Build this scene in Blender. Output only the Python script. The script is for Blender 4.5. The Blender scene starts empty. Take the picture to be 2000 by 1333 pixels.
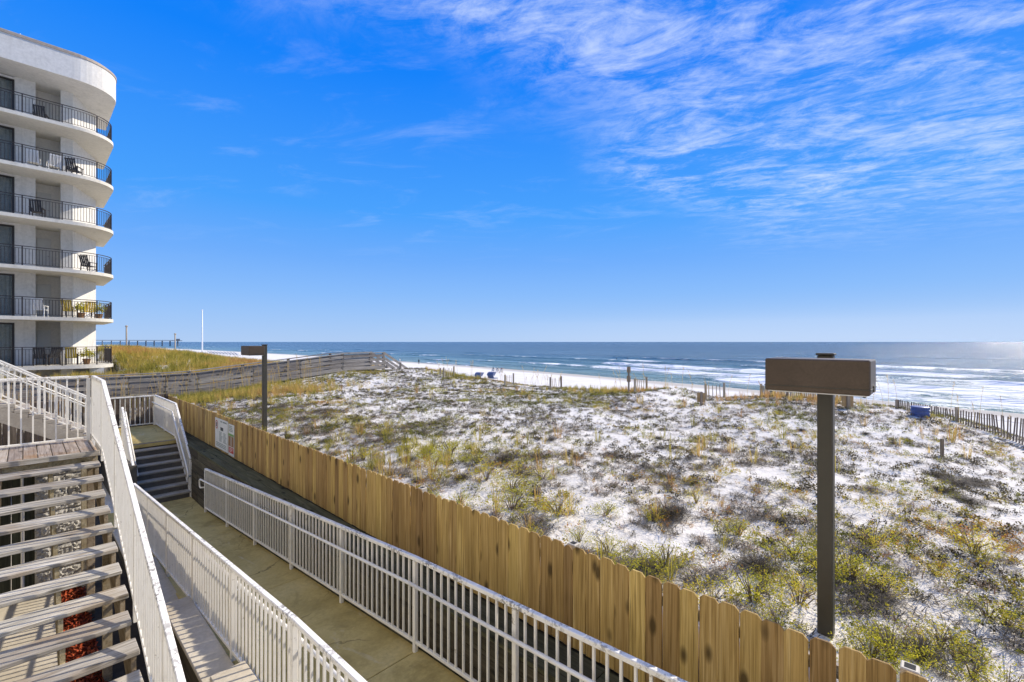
import bpy, bmesh, math, random
import numpy as np
from mathutils import Vector, Matrix

random.seed(7)
rng = np.random.default_rng(11)
scene = bpy.context.scene
COL = scene.collection
PI = math.pi
R = math.radians

# ------------------------------------------------------------------ camera, sky, sun, exposure
CZ = 8.0                                   # eye height above the sea
YAW = 46.9                                 # fence runs along +Y, the sea lies towards +X
cam_d = bpy.data.cameras.new('camera'); cam = bpy.data.objects.new('camera', cam_d); COL.objects.link(cam)
cam.location = (0, 0, CZ); cam.rotation_euler = (R(90), 0, R(-YAW))
cam_d.lens = 16.0; cam_d.sensor_width = 36.0; cam_d.shift_y = 0.0008
cam_d.clip_start = 0.05; cam_d.clip_end = 120000
scene.camera = cam

SUN_AZ = 105.0                             # clockwise from +Y
SUN_EL = 37.0
scene.view_settings.view_transform = 'Standard'
scene.view_settings.look = 'None'
scene.view_settings.gamma = 1.0
scene.view_settings.use_curve_mapping = False
scene.view_settings.exposure = 0.32

sd = bpy.data.lights.new('sun', 'SUN'); sun = bpy.data.objects.new('sun', sd); COL.objects.link(sun)
sd.energy = 4.7; sd.angle = R(0.53); sd.color = (1.0, 0.90, 0.76)
sdir = Vector((math.sin(R(SUN_AZ)) * math.cos(R(SUN_EL)), math.cos(R(SUN_AZ)) * math.cos(R(SUN_EL)), math.sin(R(SUN_EL))))
sun.rotation_euler = (-sdir).to_track_quat('-Z', 'Y').to_euler()
sun.location = sdir * 60

SKY_RAMP = [(0.0, (0.42, 0.60, 0.90)), (0.05, (0.33, 0.55, 0.93)), (0.10, (0.24, 0.49, 0.95)), (0.17, (0.15, 0.41, 0.96)), (0.265, (0.06, 0.35, 0.97)), (0.5, (0.0, 0.215, 0.95)), (1.0, (0.0, 0.16, 0.80))]
def build_world():
    w = bpy.data.worlds.new('World'); scene.world = w; w.use_nodes = True
    nt = w.node_tree; nt.nodes.clear()
    N = nt.nodes.new; L = nt.links.new
    out = N('ShaderNodeOutputWorld'); bg = N('ShaderNodeBackground'); bg.inputs[1].default_value = 0.142
    L(bg.outputs[0], out.inputs[0])
    sky = N('ShaderNodeTexSky'); sky.sky_type = 'NISHITA'; sky.sun_disc = False
    sky.sun_elevation = R(SUN_EL); sky.sun_rotation = R(SUN_AZ)
    sky.altitude = 0; sky.air_density = 1.0; sky.dust_density = 0.25; sky.ozone_density = 2.0
    # tone the physical sky: compress the glare round the sun, deepen the blue with height as in clear coastal air
    bw = N('ShaderNodeRGBToBW'); L(sky.outputs[0], bw.inputs[0])
    den = N('ShaderNodeMath'); den.operation = 'MULTIPLY_ADD'; L(bw.outputs[0], den.inputs[0]); den.inputs[1].default_value = 0.17; den.inputs[2].default_value = 1.0
    cmp_ = N('ShaderNodeVectorMath'); cmp_.operation = 'DIVIDE'
    cbd = N('ShaderNodeCombineXYZ')
    for i in range(3): L(den.outputs[0], cbd.inputs[i])
    L(sky.outputs[0], cmp_.inputs[0]); L(cbd.outputs[0], cmp_.inputs[1])
    tcs = N('ShaderNodeTexCoord'); sps = N('ShaderNodeSeparateXYZ'); L(tcs.outputs['Generated'], sps.inputs[0])
    rp = N('ShaderNodeValToRGB'); L(sps.outputs[2], rp.inputs[0]); cr = rp.color_ramp
    stops = SKY_RAMP
    while len(cr.elements) < len(stops): cr.elements.new(0.5)
    for e, (p, c) in zip(cr.elements, stops):
        e.position = p; e.color = (*c, 1)
    sc = N('ShaderNodeVectorMath'); sc.operation = 'SCALE'; L(rp.outputs[0], sc.inputs[0]); sc.inputs['Scale'].default_value = 5.86
    hs = N('ShaderNodeMixRGB'); hs.inputs[0].default_value = 0.95; L(cmp_.outputs[0], hs.inputs[1]); L(sc.outputs[0], hs.inputs[2])
    # thin high clouds on a flat layer far above: direction / height
    tc = N('ShaderNodeTexCoord'); sep = N('ShaderNodeSeparateXYZ'); L(tc.outputs['Generated'], sep.inputs[0])
    def math_(op, a, b=None, c=None):
        m = N('ShaderNodeMath'); m.operation = op
        for i, v in enumerate((a, b, c)):
            if v is None: continue
            if isinstance(v, (int, float)): m.inputs[i].default_value = v
            else: L(v, m.inputs[i])
        return m.outputs[0]
    zz = math_('MAXIMUM', sep.outputs[2], 0.04)
    zz = math_('ADD', zz, 0.03)
    px = math_('DIVIDE', sep.outputs[0], zz); py = math_('DIVIDE', sep.outputs[1], zz)
    cb = N('ShaderNodeCombineXYZ'); L(px, cb.inputs[0]); L(py, cb.inputs[1])
    def noise(scale, rot, stretch, detail, rough, off=(0, 0, 0), dist=0.0):
        mp0 = N('ShaderNodeMapping'); mp0.inputs['Rotation'].default_value = (0, 0, R(rot)); L(cb.outputs[0], mp0.inputs[0])
        mp = N('ShaderNodeMapping'); mp.inputs['Scale'].default_value = (1.0, stretch, 1); mp.inputs['Location'].default_value = off
        L(mp0.outputs[0], mp.inputs[0])
        n = N('ShaderNodeTexNoise'); n.inputs['Scale'].default_value = scale; n.inputs['Detail'].default_value = detail
        n.inputs['Roughness'].default_value = rough; n.inputs['Distortion'].default_value = dist
        L(mp.outputs[0], n.inputs['Vector'])
        return n.outputs['Fac']
    def mrange(v, a, b, lo=0.0, hi=1.0):
        m = N('ShaderNodeMapRange'); m.interpolation_type = 'SMOOTHSTEP'
        L(v, m.inputs[0]); m.inputs[1].default_value = a; m.inputs[2].default_value = b
        m.inputs[3].default_value = lo; m.inputs[4].default_value = hi
        return m.outputs[0]
    streak = noise(2.3, 66, 1.9, 11, 0.70, (0.3, 0.7, 0), 0.7)
    ripple = noise(8.0, 80, 1.4, 8, 0.68, (1.3, 0.2, 0), 0.6)
    big = noise(0.62, 15, 1.5, 3, 0.5, (2.4, 0.35, 0))
    # the cloud bank ends towards +Y
    edge = math_('ADD', py, math_('MULTIPLY', math_('SUBTRACT', big, 0.5), 1.4))
    bank = mrange(edge, 1.55, 0.85)
    body = math_('ADD', math_('MULTIPLY', streak, 0.66), math_('MULTIPLY', ripple, 0.34))
    body = math_('ADD', body, math_('MULTIPLY', math_('SUBTRACT', big, 0.5), 0.22))
    dens = math_('MULTIPLY', mrange(body, 0.40, 0.70), bank)
    thin = math_('MULTIPLY', mrange(noise(1.3, 55, 1.8, 9, 0.66, (5.6, 3.9, 0), 0.6), 0.50, 0.80), 0.20)
    dens = math_('MAXIMUM', math_('MULTIPLY', dens, 0.68), thin)
    dens = math_('MULTIPLY', dens, mrange(sep.outputs[2], 0.13, 0.29))
    # pale haze low over the water towards the sun
    veil = math_('MULTIPLY', mrange(px, 6.0, 22.0), math_('MULTIPLY', mrange(sep.outputs[2], 0.13, 0.0), 0.55))
    dens = math_('MAXIMUM', dens, veil)
    mix = N('ShaderNodeMixRGB'); L(dens, mix.inputs[0]); L(hs.outputs[0], mix.inputs[1])
    mix.inputs[2].default_value = (4.3, 4.9, 6.0, 1)
    L(mix.outputs[0], bg.inputs[0])
build_world()

# ------------------------------------------------------------------ helpers
def zd(drop): return CZ - drop
CY, SY = math.cos(R(YAW)), math.sin(R(YAW))
def ray(px, py=668.0):
    """direction of a photo pixel (2000 px wide), per metre of depth"""
    u = (px - 1000.0) / 888.9; v = (668.0 - py) / 888.9
    return Vector((u * CY + SY, -u * SY + CY, v))
def at_drop(px, py, drop):
    d = ray(px, py); return Vector((0, 0, CZ)) + d * (drop / -d.z)
def at_depth(px, py, z): return Vector((0, 0, CZ)) + ray(px, py) * z

class MB:
    def __init__(self): self.v = []; self.f = []
    def quad(self, a, b, c, d):
        n = len(self.v); self.v += [tuple(a), tuple(b), tuple(c), tuple(d)]; self.f.append((n, n+1, n+2, n+3))
    def box(self, x0, x1, y0, y1, z0, z1):
        n = len(self.v)
        self.v += [(x0,y0,z0),(x1,y0,z0),(x1,y1,z0),(x0,y1,z0),(x0,y0,z1),(x1,y0,z1),(x1,y1,z1),(x0,y1,z1)]
        self.f += [(n,n+3,n+2,n+1),(n+4,n+5,n+6,n+7),(n,n+1,n+5,n+4),(n+1,n+2,n+6,n+5),(n+2,n+3,n+7,n+6),(n+3,n,n+4,n+7)]
        return self
    def beam(self, p0, p1, w, h, up=(0,0,1)):
        p0 = Vector(p0); p1 = Vector(p1); d = (p1-p0).normalized(); up = Vector(up)
        s = d.cross(up)
        if s.length < 1e-4: s = d.cross(Vector((1,0,0)))
        s.normalize(); t = s.cross(d).normalized()
        n = len(self.v)
        for p in (p0, p1):
            for a, b in ((-1,-1),(1,-1),(1,1),(-1,1)):
                self.v.append(tuple(p + s*(a*w/2) + t*(b*h/2)))
        self.f += [(n+3,n+2,n+1,n),(n+4,n+5,n+6,n+7)]
        for i in range(4):
            j = (i+1) % 4; self.f.append((n+i, n+j, n+4+j, n+4+i))
        return self
    def tube(self, pts, r, n=8, r1=None, cap=True):
        pts = [Vector(p) for p in pts]; m = len(pts); base = len(self.v); prev = None
        for i, p in enumerate(pts):
            if i == 0: d = pts[1]-p
            elif i == m-1: d = p-pts[i-1]
            else: d = (pts[i+1]-p).normalized() + (p-pts[i-1]).normalized()
            d.normalize()
            if prev is None:
                a = Vector((0,0,1)) if abs(d.z) < 0.9 else Vector((1,0,0))
                s = d.cross(a).normalized()
            else:
                s = (prev - d*prev.dot(d)).normalized()
            prev = s; t = d.cross(s)
            rr = r if r1 is None else r + (r1-r)*i/(m-1)
            for k in range(n):
                an = 2*PI*k/n; self.v.append(tuple(p + s*(math.cos(an)*rr) + t*(math.sin(an)*rr)))
        for i in range(m-1):
            for k in range(n):
                k2 = (k+1) % n
                self.f.append((base+i*n+k, base+i*n+k2, base+(i+1)*n+k2, base+(i+1)*n+k))
        if cap:
            self.f.append(tuple(base+k for k in reversed(range(n)))); self.f.append(tuple(base+(m-1)*n+k for k in range(n)))
        return self
    def lathe(self, prof, n=20, c=(0,0,0)):
        base = len(self.v); m = len(prof)
        for r_, z_ in prof:
            for k in range(n):
                an = 2*PI*k/n; self.v.append((c[0]+r_*math.cos(an), c[1]+r_*math.sin(an), c[2]+z_))
        for i in range(m-1):
            for k in range(n):
                k2 = (k+1) % n
                self.f.append((base+i*n+k, base+i*n+k2, base+(i+1)*n+k2, base+(i+1)*n+k))
        self.f.append(tuple(base+k for k in reversed(range(n)))); self.f.append(tuple(base+(m-1)*n+k for k in range(n)))
        return self
    def prism(self, poly, z0, z1):
        """poly: ccw (x, y) outline"""
        n = len(self.v); m = len(poly)
        self.v += [(x, y, z0) for x, y in poly] + [(x, y, z1) for x, y in poly]
        self.f.append(tuple(n+i for i in reversed(range(m)))); self.f.append(tuple(n+m+i for i in range(m)))
        for i in range(m):
            j = (i+1) % m; self.f.append((n+i, n+j, n+m+j, n+m+i))
        return self
    def extrude(self, poly, axis, a0, a1):
        """poly in the plane across axis ('x': (y,z), 'y': (x,z)), extruded a0..a1"""
        n = len(self.v); m = len(poly)
        for a in (a0, a1):
            for p, q in poly: self.v.append((a, p, q) if axis == 'x' else (p, a, q))
        self.f.append(tuple(n+i for i in reversed(range(m)))); self.f.append(tuple(n+m+i for i in range(m)))
        for i in range(m):
            j = (i+1) % m; self.f.append((n+i, n+j, n+m+j, n+m+i))
        return self
    def mesh(self, name, mat, bevel=0.0, smooth=False, fix=True):
        me = bpy.data.meshes.new(name); me.from_pydata(self.v, [], self.f)
        if bevel or fix:
            bm = bmesh.new(); bm.from_mesh(me)
            if bevel:
                ed = [e for e in bm.edges if len(e.link_faces) == 2 and e.calc_face_angle(0) > 0.5]
                bmesh.ops.bevel(bm, geom=ed, offset=bevel, segments=1, affect='EDGES', clamp_overlap=True)
            bmesh.ops.recalc_face_normals(bm, faces=bm.faces)
            bm.to_mesh(me); bm.free()
        if smooth:
            for p in me.polygons: p.use_smooth = True
        if mat is not None: me.materials.append(mat)
        me.update()
        return me
    def build(self, name, mat, parent=None, loc=(0,0,0), bevel=0.0, smooth=False):
        return link(name, self.mesh(name, mat, bevel, smooth), parent, loc)

def link(name, me, parent=None, loc=(0,0,0), rot=(0,0,0), scale=(1,1,1)):
    o = bpy.data.objects.new(name, me); COL.objects.link(o)
    o.location = loc; o.rotation_euler = rot; o.scale = scale
    if parent is not None: o.parent = parent
    return o
def tag(o, label=None, cat=None, group=None, kind=None):
    if label: o['label'] = label
    if cat: o['category'] = cat
    if group: o['group'] = group
    if kind: o['kind'] = kind
    return o
def thing(name, label, cat, loc=(0,0,0), rz=0.0, group=None):
    o = bpy.data.objects.new(name, None); COL.objects.link(o); o.empty_display_size = 0.2
    o.location = loc; o.rotation_euler = (0, 0, rz)
    return tag(o, label, cat, group)
def copy_tree(o, parent=None):
    c = o.copy(); COL.objects.link(c)
    if parent is not None: c.parent = parent
    for ch in list(o.children): copy_tree(ch, c)
    return c

# ------------------------------------------------------------------ materials
class NT:
    def __init__(self, name):
        self.m = bpy.data.materials.new(name); self.m.use_nodes = True
        self.t = self.m.node_tree; self.t.nodes.clear()
        self.out = self.n('ShaderNodeOutputMaterial'); self.p = self.n('ShaderNodeBsdfPrincipled')
        self.l(self.p.outputs[0], self.out.inputs[0])
        self.tc = self.n('ShaderNodeTexCoord')
    def n(self, k): return self.t.nodes.new(k)
    def l(self, a, b): self.t.links.new(a, b)
    def val(self, inp, v):
        if isinstance(v, (int, float)): inp.default_value = v
        elif isinstance(v, tuple): inp.default_value = v if len(v) == 4 or len(inp.default_value) == 3 else (*v, 1)
        else: self.l(v, inp)
    def math(self, op, a, b=None, c=None):
        m = self.n('ShaderNodeMath'); m.operation = op
        for i, v in enumerate((a, b, c)):
            if v is not None: self.val(m.inputs[i], v)
        return m.outputs[0]
    def mapping(self, vec, scale=(1,1,1), loc=(0,0,0), rot=(0,0,0)):
        m = self.n('ShaderNodeMapping'); self.l(vec, m.inputs[0])
        m.inputs['Scale'].default_value = scale; self.val(m.inputs['Location'], loc); m.inputs['Rotation'].default_value = rot
        return m.outputs[0]
    def noise(self, vec, scale=5, detail=4, rough=0.55, dist=0.0):
        m = self.n('ShaderNodeTexNoise'); self.l(vec, m.inputs['Vector'])
        m.inputs['Scale'].default_value = scale; m.inputs['Detail'].default_value = detail
        m.inputs['Roughness'].default_value = rough; m.inputs['Distortion'].default_value = dist
        return m.outputs['Fac']
    def ramp(self, fac, stops, interp='LINEAR'):
        m = self.n('ShaderNodeValToRGB'); self.l(fac, m.inputs[0]); cr = m.color_ramp; cr.interpolation = interp
        while len(cr.elements) < len(stops): cr.elements.new(0.5)
        for e, (p, c) in zip(cr.elements, stops):
            e.position = p; e.color = (*c, 1) if len(c) == 3 else c
        return m.outputs[0]
    def mix(self, fac, a, b, mode='MIX'):
        m = self.n('ShaderNodeMixRGB'); m.blend_type = mode
        self.val(m.inputs[0], fac); self.val(m.inputs[1], a); self.val(m.inputs[2], b)
        return m.outputs[0]
    def rng(self, v, a, b, lo=0.0, hi=1.0):
        m = self.n('ShaderNodeMapRange'); self.l(v, m.inputs[0])
        m.inputs[1].default_value = a; m.inputs[2].default_value = b; m.inputs[3].default_value = lo; m.inputs[4].default_value = hi
        return m.outputs[0]
    def attr(self, name):
        m = self.n('ShaderNodeAttribute'); m.attribute_name = name; return m.outputs['Fac']
    def bump(self, h, strength=0.3, dist=0.02, normal=None):
        m = self.n('ShaderNodeBump'); self.l(h, m.inputs['Height'])
        m.inputs['Strength'].default_value = strength; m.inputs['Distance'].default_value = dist
        if normal is not None: self.l(normal, m.inputs['Normal'])
        return m.outputs[0]
    def rand(self):
        return self.n('ShaderNodeObjectInfo').outputs['Random']
    def objvec(self, spread=37.0):
        """object coordinates shifted per object so that copies do not repeat"""
        r = self.rand(); c = self.n('ShaderNodeCombineXYZ')
        for i, k in enumerate((1.0, 1.7, 2.3)): self.l(self.math('MULTIPLY', r, spread*k), c.inputs[i])
        v = self.n('ShaderNodeVectorMath'); v.operation = 'ADD'
        self.l(self.tc.outputs['Object'], v.inputs[0]); self.l(c.outputs[0], v.inputs[1])
        return v.outputs[0]
    def worldpos(self):
        return self.n('ShaderNodeNewGeometry').outputs['Position']
    def set(self, color=None, rough=None, normal=None, metal=None, spec=None):
        if color is not None: self.val(self.p.inputs['Base Color'], color)
        if rough is not None: self.val(self.p.inputs['Roughness'], rough)
        if normal is not None: self.l(normal, self.p.inputs['Normal'])
        if metal is not None: self.val(self.p.inputs['Metallic'], metal)
        if spec is not None: self.val(self.p.inputs['Specular IOR Level'], spec)
        return self.m

def mat_wood(name, dark, mid, light, axis='z', grain=9.0, rough=0.75, var=0.35, knots=True, bump=0.25, stain=None):
    k = NT(name); v = k.objvec()
    st = {'z': (grain, grain, 0.55), 'x': (0.55, grain, grain), 'y': (grain, 0.55, grain)}[axis]
    g = k.noise(k.mapping(v, st), 2.2, 6, 0.62, 0.6)
    st2 = {'z': (2.2, 2.2, 0.5), 'x': (0.5, 2.2, 2.2), 'y': (2.2, 0.5, 2.2)}[axis]
    b = k.noise(k.mapping(v, st2), 1.6, 3, 0.5)
    col = k.ramp(g, [(0.28, dark), (0.5, mid), (0.72, light)])
    st4 = {'z': (grain*2.2, grain*2.2, 0.35), 'x': (0.35, grain*2.2, grain*2.2), 'y': (grain*2.2, 0.35, grain*2.2)}[axis]
    fine = k.noise(k.mapping(v, st4), 3.0, 3, 0.6, 1.0)
    col = k.mix(k.rng(fine, 0.55, 0.66, 0.0, 0.75), col, tuple(c*0.55 for c in dark))
    r = k.rand()
    col = k.mix(k.rng(b, 0.35, 0.7, 0.0, 0.45), col, dark)
    hv = k.n('ShaderNodeHueSaturation'); k.l(col, hv.inputs['Color'])
    k.l(k.rng(r, 0, 1, 1-var, 1+var), hv.inputs['Value']); k.l(k.rng(r, 0, 1, 0.488, 0.508), hv.inputs['Hue'])
    col = hv.outputs[0]
    if knots:
        st3 = {'z': (7, 7, 3.0), 'x': (3.0, 7, 7), 'y': (7, 3.0, 7)}[axis]
        vo = k.n('ShaderNodeTexVoronoi'); vo.inputs['Scale'].default_value = 0.75; k.l(k.mapping(v, st3), vo.inputs['Vector'])
        kn = k.rng(vo.outputs['Distance'], 0.10, 0.22, 0.9, 0.0)
        col = k.mix(kn, col, tuple(c*0.35 for c in dark))
    if stain:
        s = k.noise(v, 1.3, 5, 0.6); col = k.mix(k.rng(s, 0.52, 0.68, 0, 0.75), col, stain)
    return k.set(col, rough, k.bump(g, bump, 0.004), spec=0.25)

def mat_paint(name, base, chip, chip_amt=0.62, rough=0.45, scale=14.0, dirt=(0.45, 0.40, 0.30)):
    k = NT(name); v = k.worldpos()
    a = k.noise(v, scale, 6, 0.65, 0.3); b = k.noise(v, 2.3, 4, 0.6)
    m = k.math('MULTIPLY', k.rng(a, chip_amt, chip_amt+0.05, 0, 1), k.rng(b, 0.42, 0.6, 0.0, 1.0))
    d = k.noise(v, 5.0, 5, 0.7)
    col = k.mix(k.rng(d, 0.5, 0.8, 0.0, 0.4), base, dirt)
    col = k.mix(m, col, chip)
    return k.set(col, k.rng(a, 0.3, 0.7, rough, rough+0.2), k.bump(m, 0.4, 0.002), spec=0.4)

def mat_concrete(name, c0, c1, c2, scale=1.2, rough=0.85, bump=0.35, world=True, crack=False, streak=False):
    k = NT(name); v = k.worldpos() if world else k.objvec()
    a = k.noise(v, scale, 6, 0.62, 0.4); b = k.noise(v, scale*22, 5, 0.7); c = k.noise(v, scale*3.5, 4, 0.6, 0.8)
    col = k.ramp(a, [(0.3, c0), (0.5, c1), (0.72, c2)])
    col = k.mix(k.rng(b, 0.35, 0.75, 0.0, 0.35), col, tuple(x*0.45 for x in c0))
    col = k.mix(k.rng(c, 0.58, 0.72, 0.0, 0.35), col, tuple(x*0.5 for x in c1))
    hgt = b
    if crack:
        wv = k.n('ShaderNodeVectorMath'); wv.operation = 'MULTIPLY_ADD'
        nz = k.n('ShaderNodeTexNoise'); nz.inputs['Scale'].default_value = 2.5; nz.inputs['Detail'].default_value = 5; k.l(v, nz.inputs['Vector'])
        k.l(nz.outputs['Color'], wv.inputs[0]); wv.inputs[1].default_value = (0.5, 0.5, 0.5); k.l(v, wv.inputs[2])
        vo = k.n('ShaderNodeTexVoronoi'); vo.feature = 'DISTANCE_TO_EDGE'; vo.inputs['Scale'].default_value = 0.42; k.l(wv.outputs[0], vo.inputs['Vector'])
        ck = k.math('MULTIPLY', k.rng(vo.outputs['Distance'], 0.0, 0.006, 1.0, 0.0), k.rng(a, 0.42, 0.52, 0.0, 0.8))
        col = k.mix(ck, col, tuple(x*0.22 for x in c0))
        st = k.noise(v, 0.7, 6, 0.7, 1.2); col = k.mix(k.rng(st, 0.55, 0.66, 0.0, 0.5), col, tuple(x*0.55 for x in c0))
        sd_ = k.noise(k.mapping(v, (2.5, 0.6, 1)), 1.1, 6, 0.7, 0.8); col = k.mix(k.rng(sd_, 0.60, 0.72, 0.0, 0.45), col, (0.62, 0.56, 0.44))
    if streak:
        st = k.noise(k.mapping(v, (2.2, 2.2, 0.12)), 1.6, 6, 0.65, 0.3); col = k.mix(k.rng(st, 0.54, 0.74, 0.0, 0.30), col, (0.34, 0.33, 0.29))
    return k.set(col, rough, k.bump(hgt, bump, 0.006), spec=0.25)

def mat_plain(name, c, rough=0.5, metal=0.0, var=0.12, scale=6.0, bump=0.0, spec=0.4):
    k = NT(name); v = k.objvec(11)
    a = k.noise(v, scale, 5, 0.6)
    col = k.mix(k.rng(a, 0.3, 0.7, 0, 1), tuple(x*(1-var) for x in c), tuple(min(1, x*(1+var)) for x in c))
    return k.set(col, k.rng(a, 0.2, 0.8, rough*0.85, min(1, rough*1.15)), k.bump(a, bump, 0.004) if bump else None, metal, spec)

M = {}
M['fence'] = mat_wood('fence_pine', (0.19, 0.115, 0.033), (0.46, 0.305, 0.098), (0.63, 0.46, 0.195), 'z', 22.0, 0.7, 0.34, True, 0.3)
M['grey_wood_x'] = mat_wood('weathered_grey_wood', (0.16, 0.145, 0.125), (0.30, 0.275, 0.24), (0.43, 0.40, 0.35), 'x', 9, 0.9, 0.25, True, 0.4)
M['grey_wood_y'] = mat_wood('weathered_grey_wood_lengthwise', (0.16, 0.145, 0.125), (0.30, 0.275, 0.24), (0.43, 0.40, 0.35), 'y', 9, 0.9, 0.25, True, 0.4)
M['grey_wood_z'] = mat_wood('weathered_grey_wood_upright', (0.13, 0.115, 0.095), (0.25, 0.225, 0.19), (0.38, 0.35, 0.30), 'z', 9, 0.9, 0.3, True, 0.4)
M['tread'] = mat_wood('stair_tread_wood', (0.19, 0.17, 0.135), (0.43, 0.40, 0.34), (0.64, 0.61, 0.54), 'x', 11, 0.85, 0.2, True, 0.45, (0.26, 0.19, 0.12))
M['landing_plank'] = mat_wood('landing_plank_wood', (0.25, 0.20, 0.15), (0.45, 0.38, 0.30), (0.62, 0.56, 0.47), 'y', 9, 0.9, 0.25, True, 0.45, (0.30, 0.17, 0.07))
M['stringer'] = mat_wood('stringer_wood', (0.20, 0.15, 0.08), (0.36, 0.29, 0.18), (0.46, 0.40, 0.28), 'y', 7, 0.85, 0.2, True, 0.3)
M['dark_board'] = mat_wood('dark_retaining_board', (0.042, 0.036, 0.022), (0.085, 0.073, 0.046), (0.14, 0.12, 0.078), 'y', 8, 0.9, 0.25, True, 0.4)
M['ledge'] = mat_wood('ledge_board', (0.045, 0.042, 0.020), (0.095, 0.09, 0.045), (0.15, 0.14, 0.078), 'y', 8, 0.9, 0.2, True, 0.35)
M['old_board'] = mat_wood('old_stained_board', (0.07, 0.055, 0.042), (0.16, 0.125, 0.095), (0.26, 0.21, 0.165), 'z', 8, 0.9, 0.35, True, 0.4, (0.03, 0.025, 0.02))
M['slat'] = mat_wood('sand_fence_slat', (0.13, 0.105, 0.08), (0.26, 0.215, 0.165), (0.38, 0.32, 0.25), 'z', 8, 0.9, 0.3, False, 0.3)
M['slat_pale'] = mat_wood('sand_fence_slat_pale', (0.26, 0.21, 0.15), (0.40, 0.34, 0.25), (0.52, 0.46, 0.36), 'z', 8, 0.9, 0.25, False, 0.3)
M['white_rail'] = mat_paint('white_railing_paint', (0.82, 0.785, 0.69), (0.36, 0.31, 0.24), 0.63, 0.45, 16)
M['white_top'] = mat_paint('white_top_rail_paint', (0.84, 0.81, 0.73), (0.30, 0.28, 0.25), 0.50, 0.5, 30)
M['ramp'] = mat_concrete('ramp_concrete', (0.38, 0.285, 0.09), (0.55, 0.42, 0.15), (0.64, 0.51, 0.22), 0.9, crack=True)
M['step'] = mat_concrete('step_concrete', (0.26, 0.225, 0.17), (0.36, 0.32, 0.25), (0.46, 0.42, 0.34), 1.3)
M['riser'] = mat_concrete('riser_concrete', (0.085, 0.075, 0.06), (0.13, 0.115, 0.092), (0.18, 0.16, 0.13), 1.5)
M['pale_concrete'] = mat_concrete('pale_concrete', (0.40, 0.35, 0.26), (0.52, 0.465, 0.36), (0.61, 0.56, 0.46), 1.0)
M['stair_concrete'] = mat_concrete('stair_concrete', (0.30, 0.26, 0.205), (0.41, 0.365, 0.30), (0.50, 0.455, 0.385), 1.2)
M['block'] = mat_concrete('split_face_block', (0.30, 0.28, 0.24), (0.46, 0.44, 0.39), (0.60, 0.575, 0.52), 4.0, 0.9, 1.0)
M['bronze'] = mat_concrete('bronze_lamp_paint', (0.078, 0.056, 0.038), (0.095, 0.069, 0.047), (0.112, 0.083, 0.058), 3.0, 0.45, 0.04, world=False)
M['post_paint'] = mat_plain('lamp_post_paint', (0.055, 0.050, 0.036), 0.5, 0.0, 0.12, 5)
M['stucco'] = mat_concrete('stucco', (0.62, 0.60, 0.545), (0.68, 0.66, 0.605), (0.72, 0.70, 0.65), 0.35, 0.9, 0.25, streak=True)
M['slab'] = mat_concrete('slab_paint', (0.62, 0.585, 0.49), (0.67, 0.635, 0.54), (0.71, 0.68, 0.59), 0.4, 0.85, 0.1)
M['railing_dark'] = mat_plain('dark_bronze_metal', (0.045, 0.036, 0.032), 0.5, 0.3, 0.1)
M['frame_dark'] = mat_plain('window_frame_metal', (0.035, 0.032, 0.03), 0.45, 0.3, 0.1)
M['door'] = mat_plain('door_paint', (0.52, 0.52, 0.49), 0.55, 0.0, 0.05)
M['flash'] = mat_plain('roof_flashing', (0.36, 0.30, 0.24), 0.6, 0.0, 0.15)
M['white_plastic'] = mat_plain('white_plastic', (0.78, 0.77, 0.73), 0.4, 0.0, 0.05)
M['black_sling'] = mat_plain('dark_sling_fabric', (0.04, 0.04, 0.042), 0.7, 0.0, 0.15)
M['yellow'] = mat_plain('yellow_cushion', (0.66, 0.46, 0.06), 0.8, 0.0, 0.12)
M['blue'] = mat_plain('blue_plastic', (0.06, 0.10, 0.27), 0.42, 0.0, 0.2)
M['blue_cloth'] = mat_plain('blue_canvas', (0.10, 0.13, 0.22), 0.8, 0.0, 0.2)
M['red'] = mat_plain('red_print', (0.42, 0.03, 0.02), 0.5)
M['green_print'] = mat_plain('green_print', (0.14, 0.30, 0.06), 0.5)
M['brown_print'] = mat_plain('brown_print', (0.25, 0.13, 0.05), 0.5)
M['ink'] = mat_plain('dark_ink', (0.045, 0.055, 0.055), 0.6)
M['grey_ink'] = mat_plain('faded_ink', (0.20, 0.24, 0.22), 0.6)
M['sign_white'] = mat_concrete('sign_white', (0.62, 0.63, 0.58), (0.70, 0.71, 0.66), (0.76, 0.76, 0.72), 2.0, 0.5, 0.02)
M['sign_tan'] = mat_plain('sign_back_board', (0.40, 0.28, 0.14), 0.8, 0.0, 0.2)
M['vinyl'] = mat_plain('pale_post_wood', (0.50, 0.46, 0.38), 0.6, 0.0, 0.1)
M['hole'] = mat_plain('post_hole', (0.02, 0.02, 0.02), 0.9)
M['pole_white'] = mat_plain('white_pole', (0.78, 0.78, 0.77), 0.4, 0.0, 0.03)
M['pier'] = mat_plain('pier_timber', (0.16, 0.18, 0.21), 0.9)
M['galv'] = mat_plain('wire_metal', (0.25, 0.23, 0.21), 0.5, 0.6)

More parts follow.
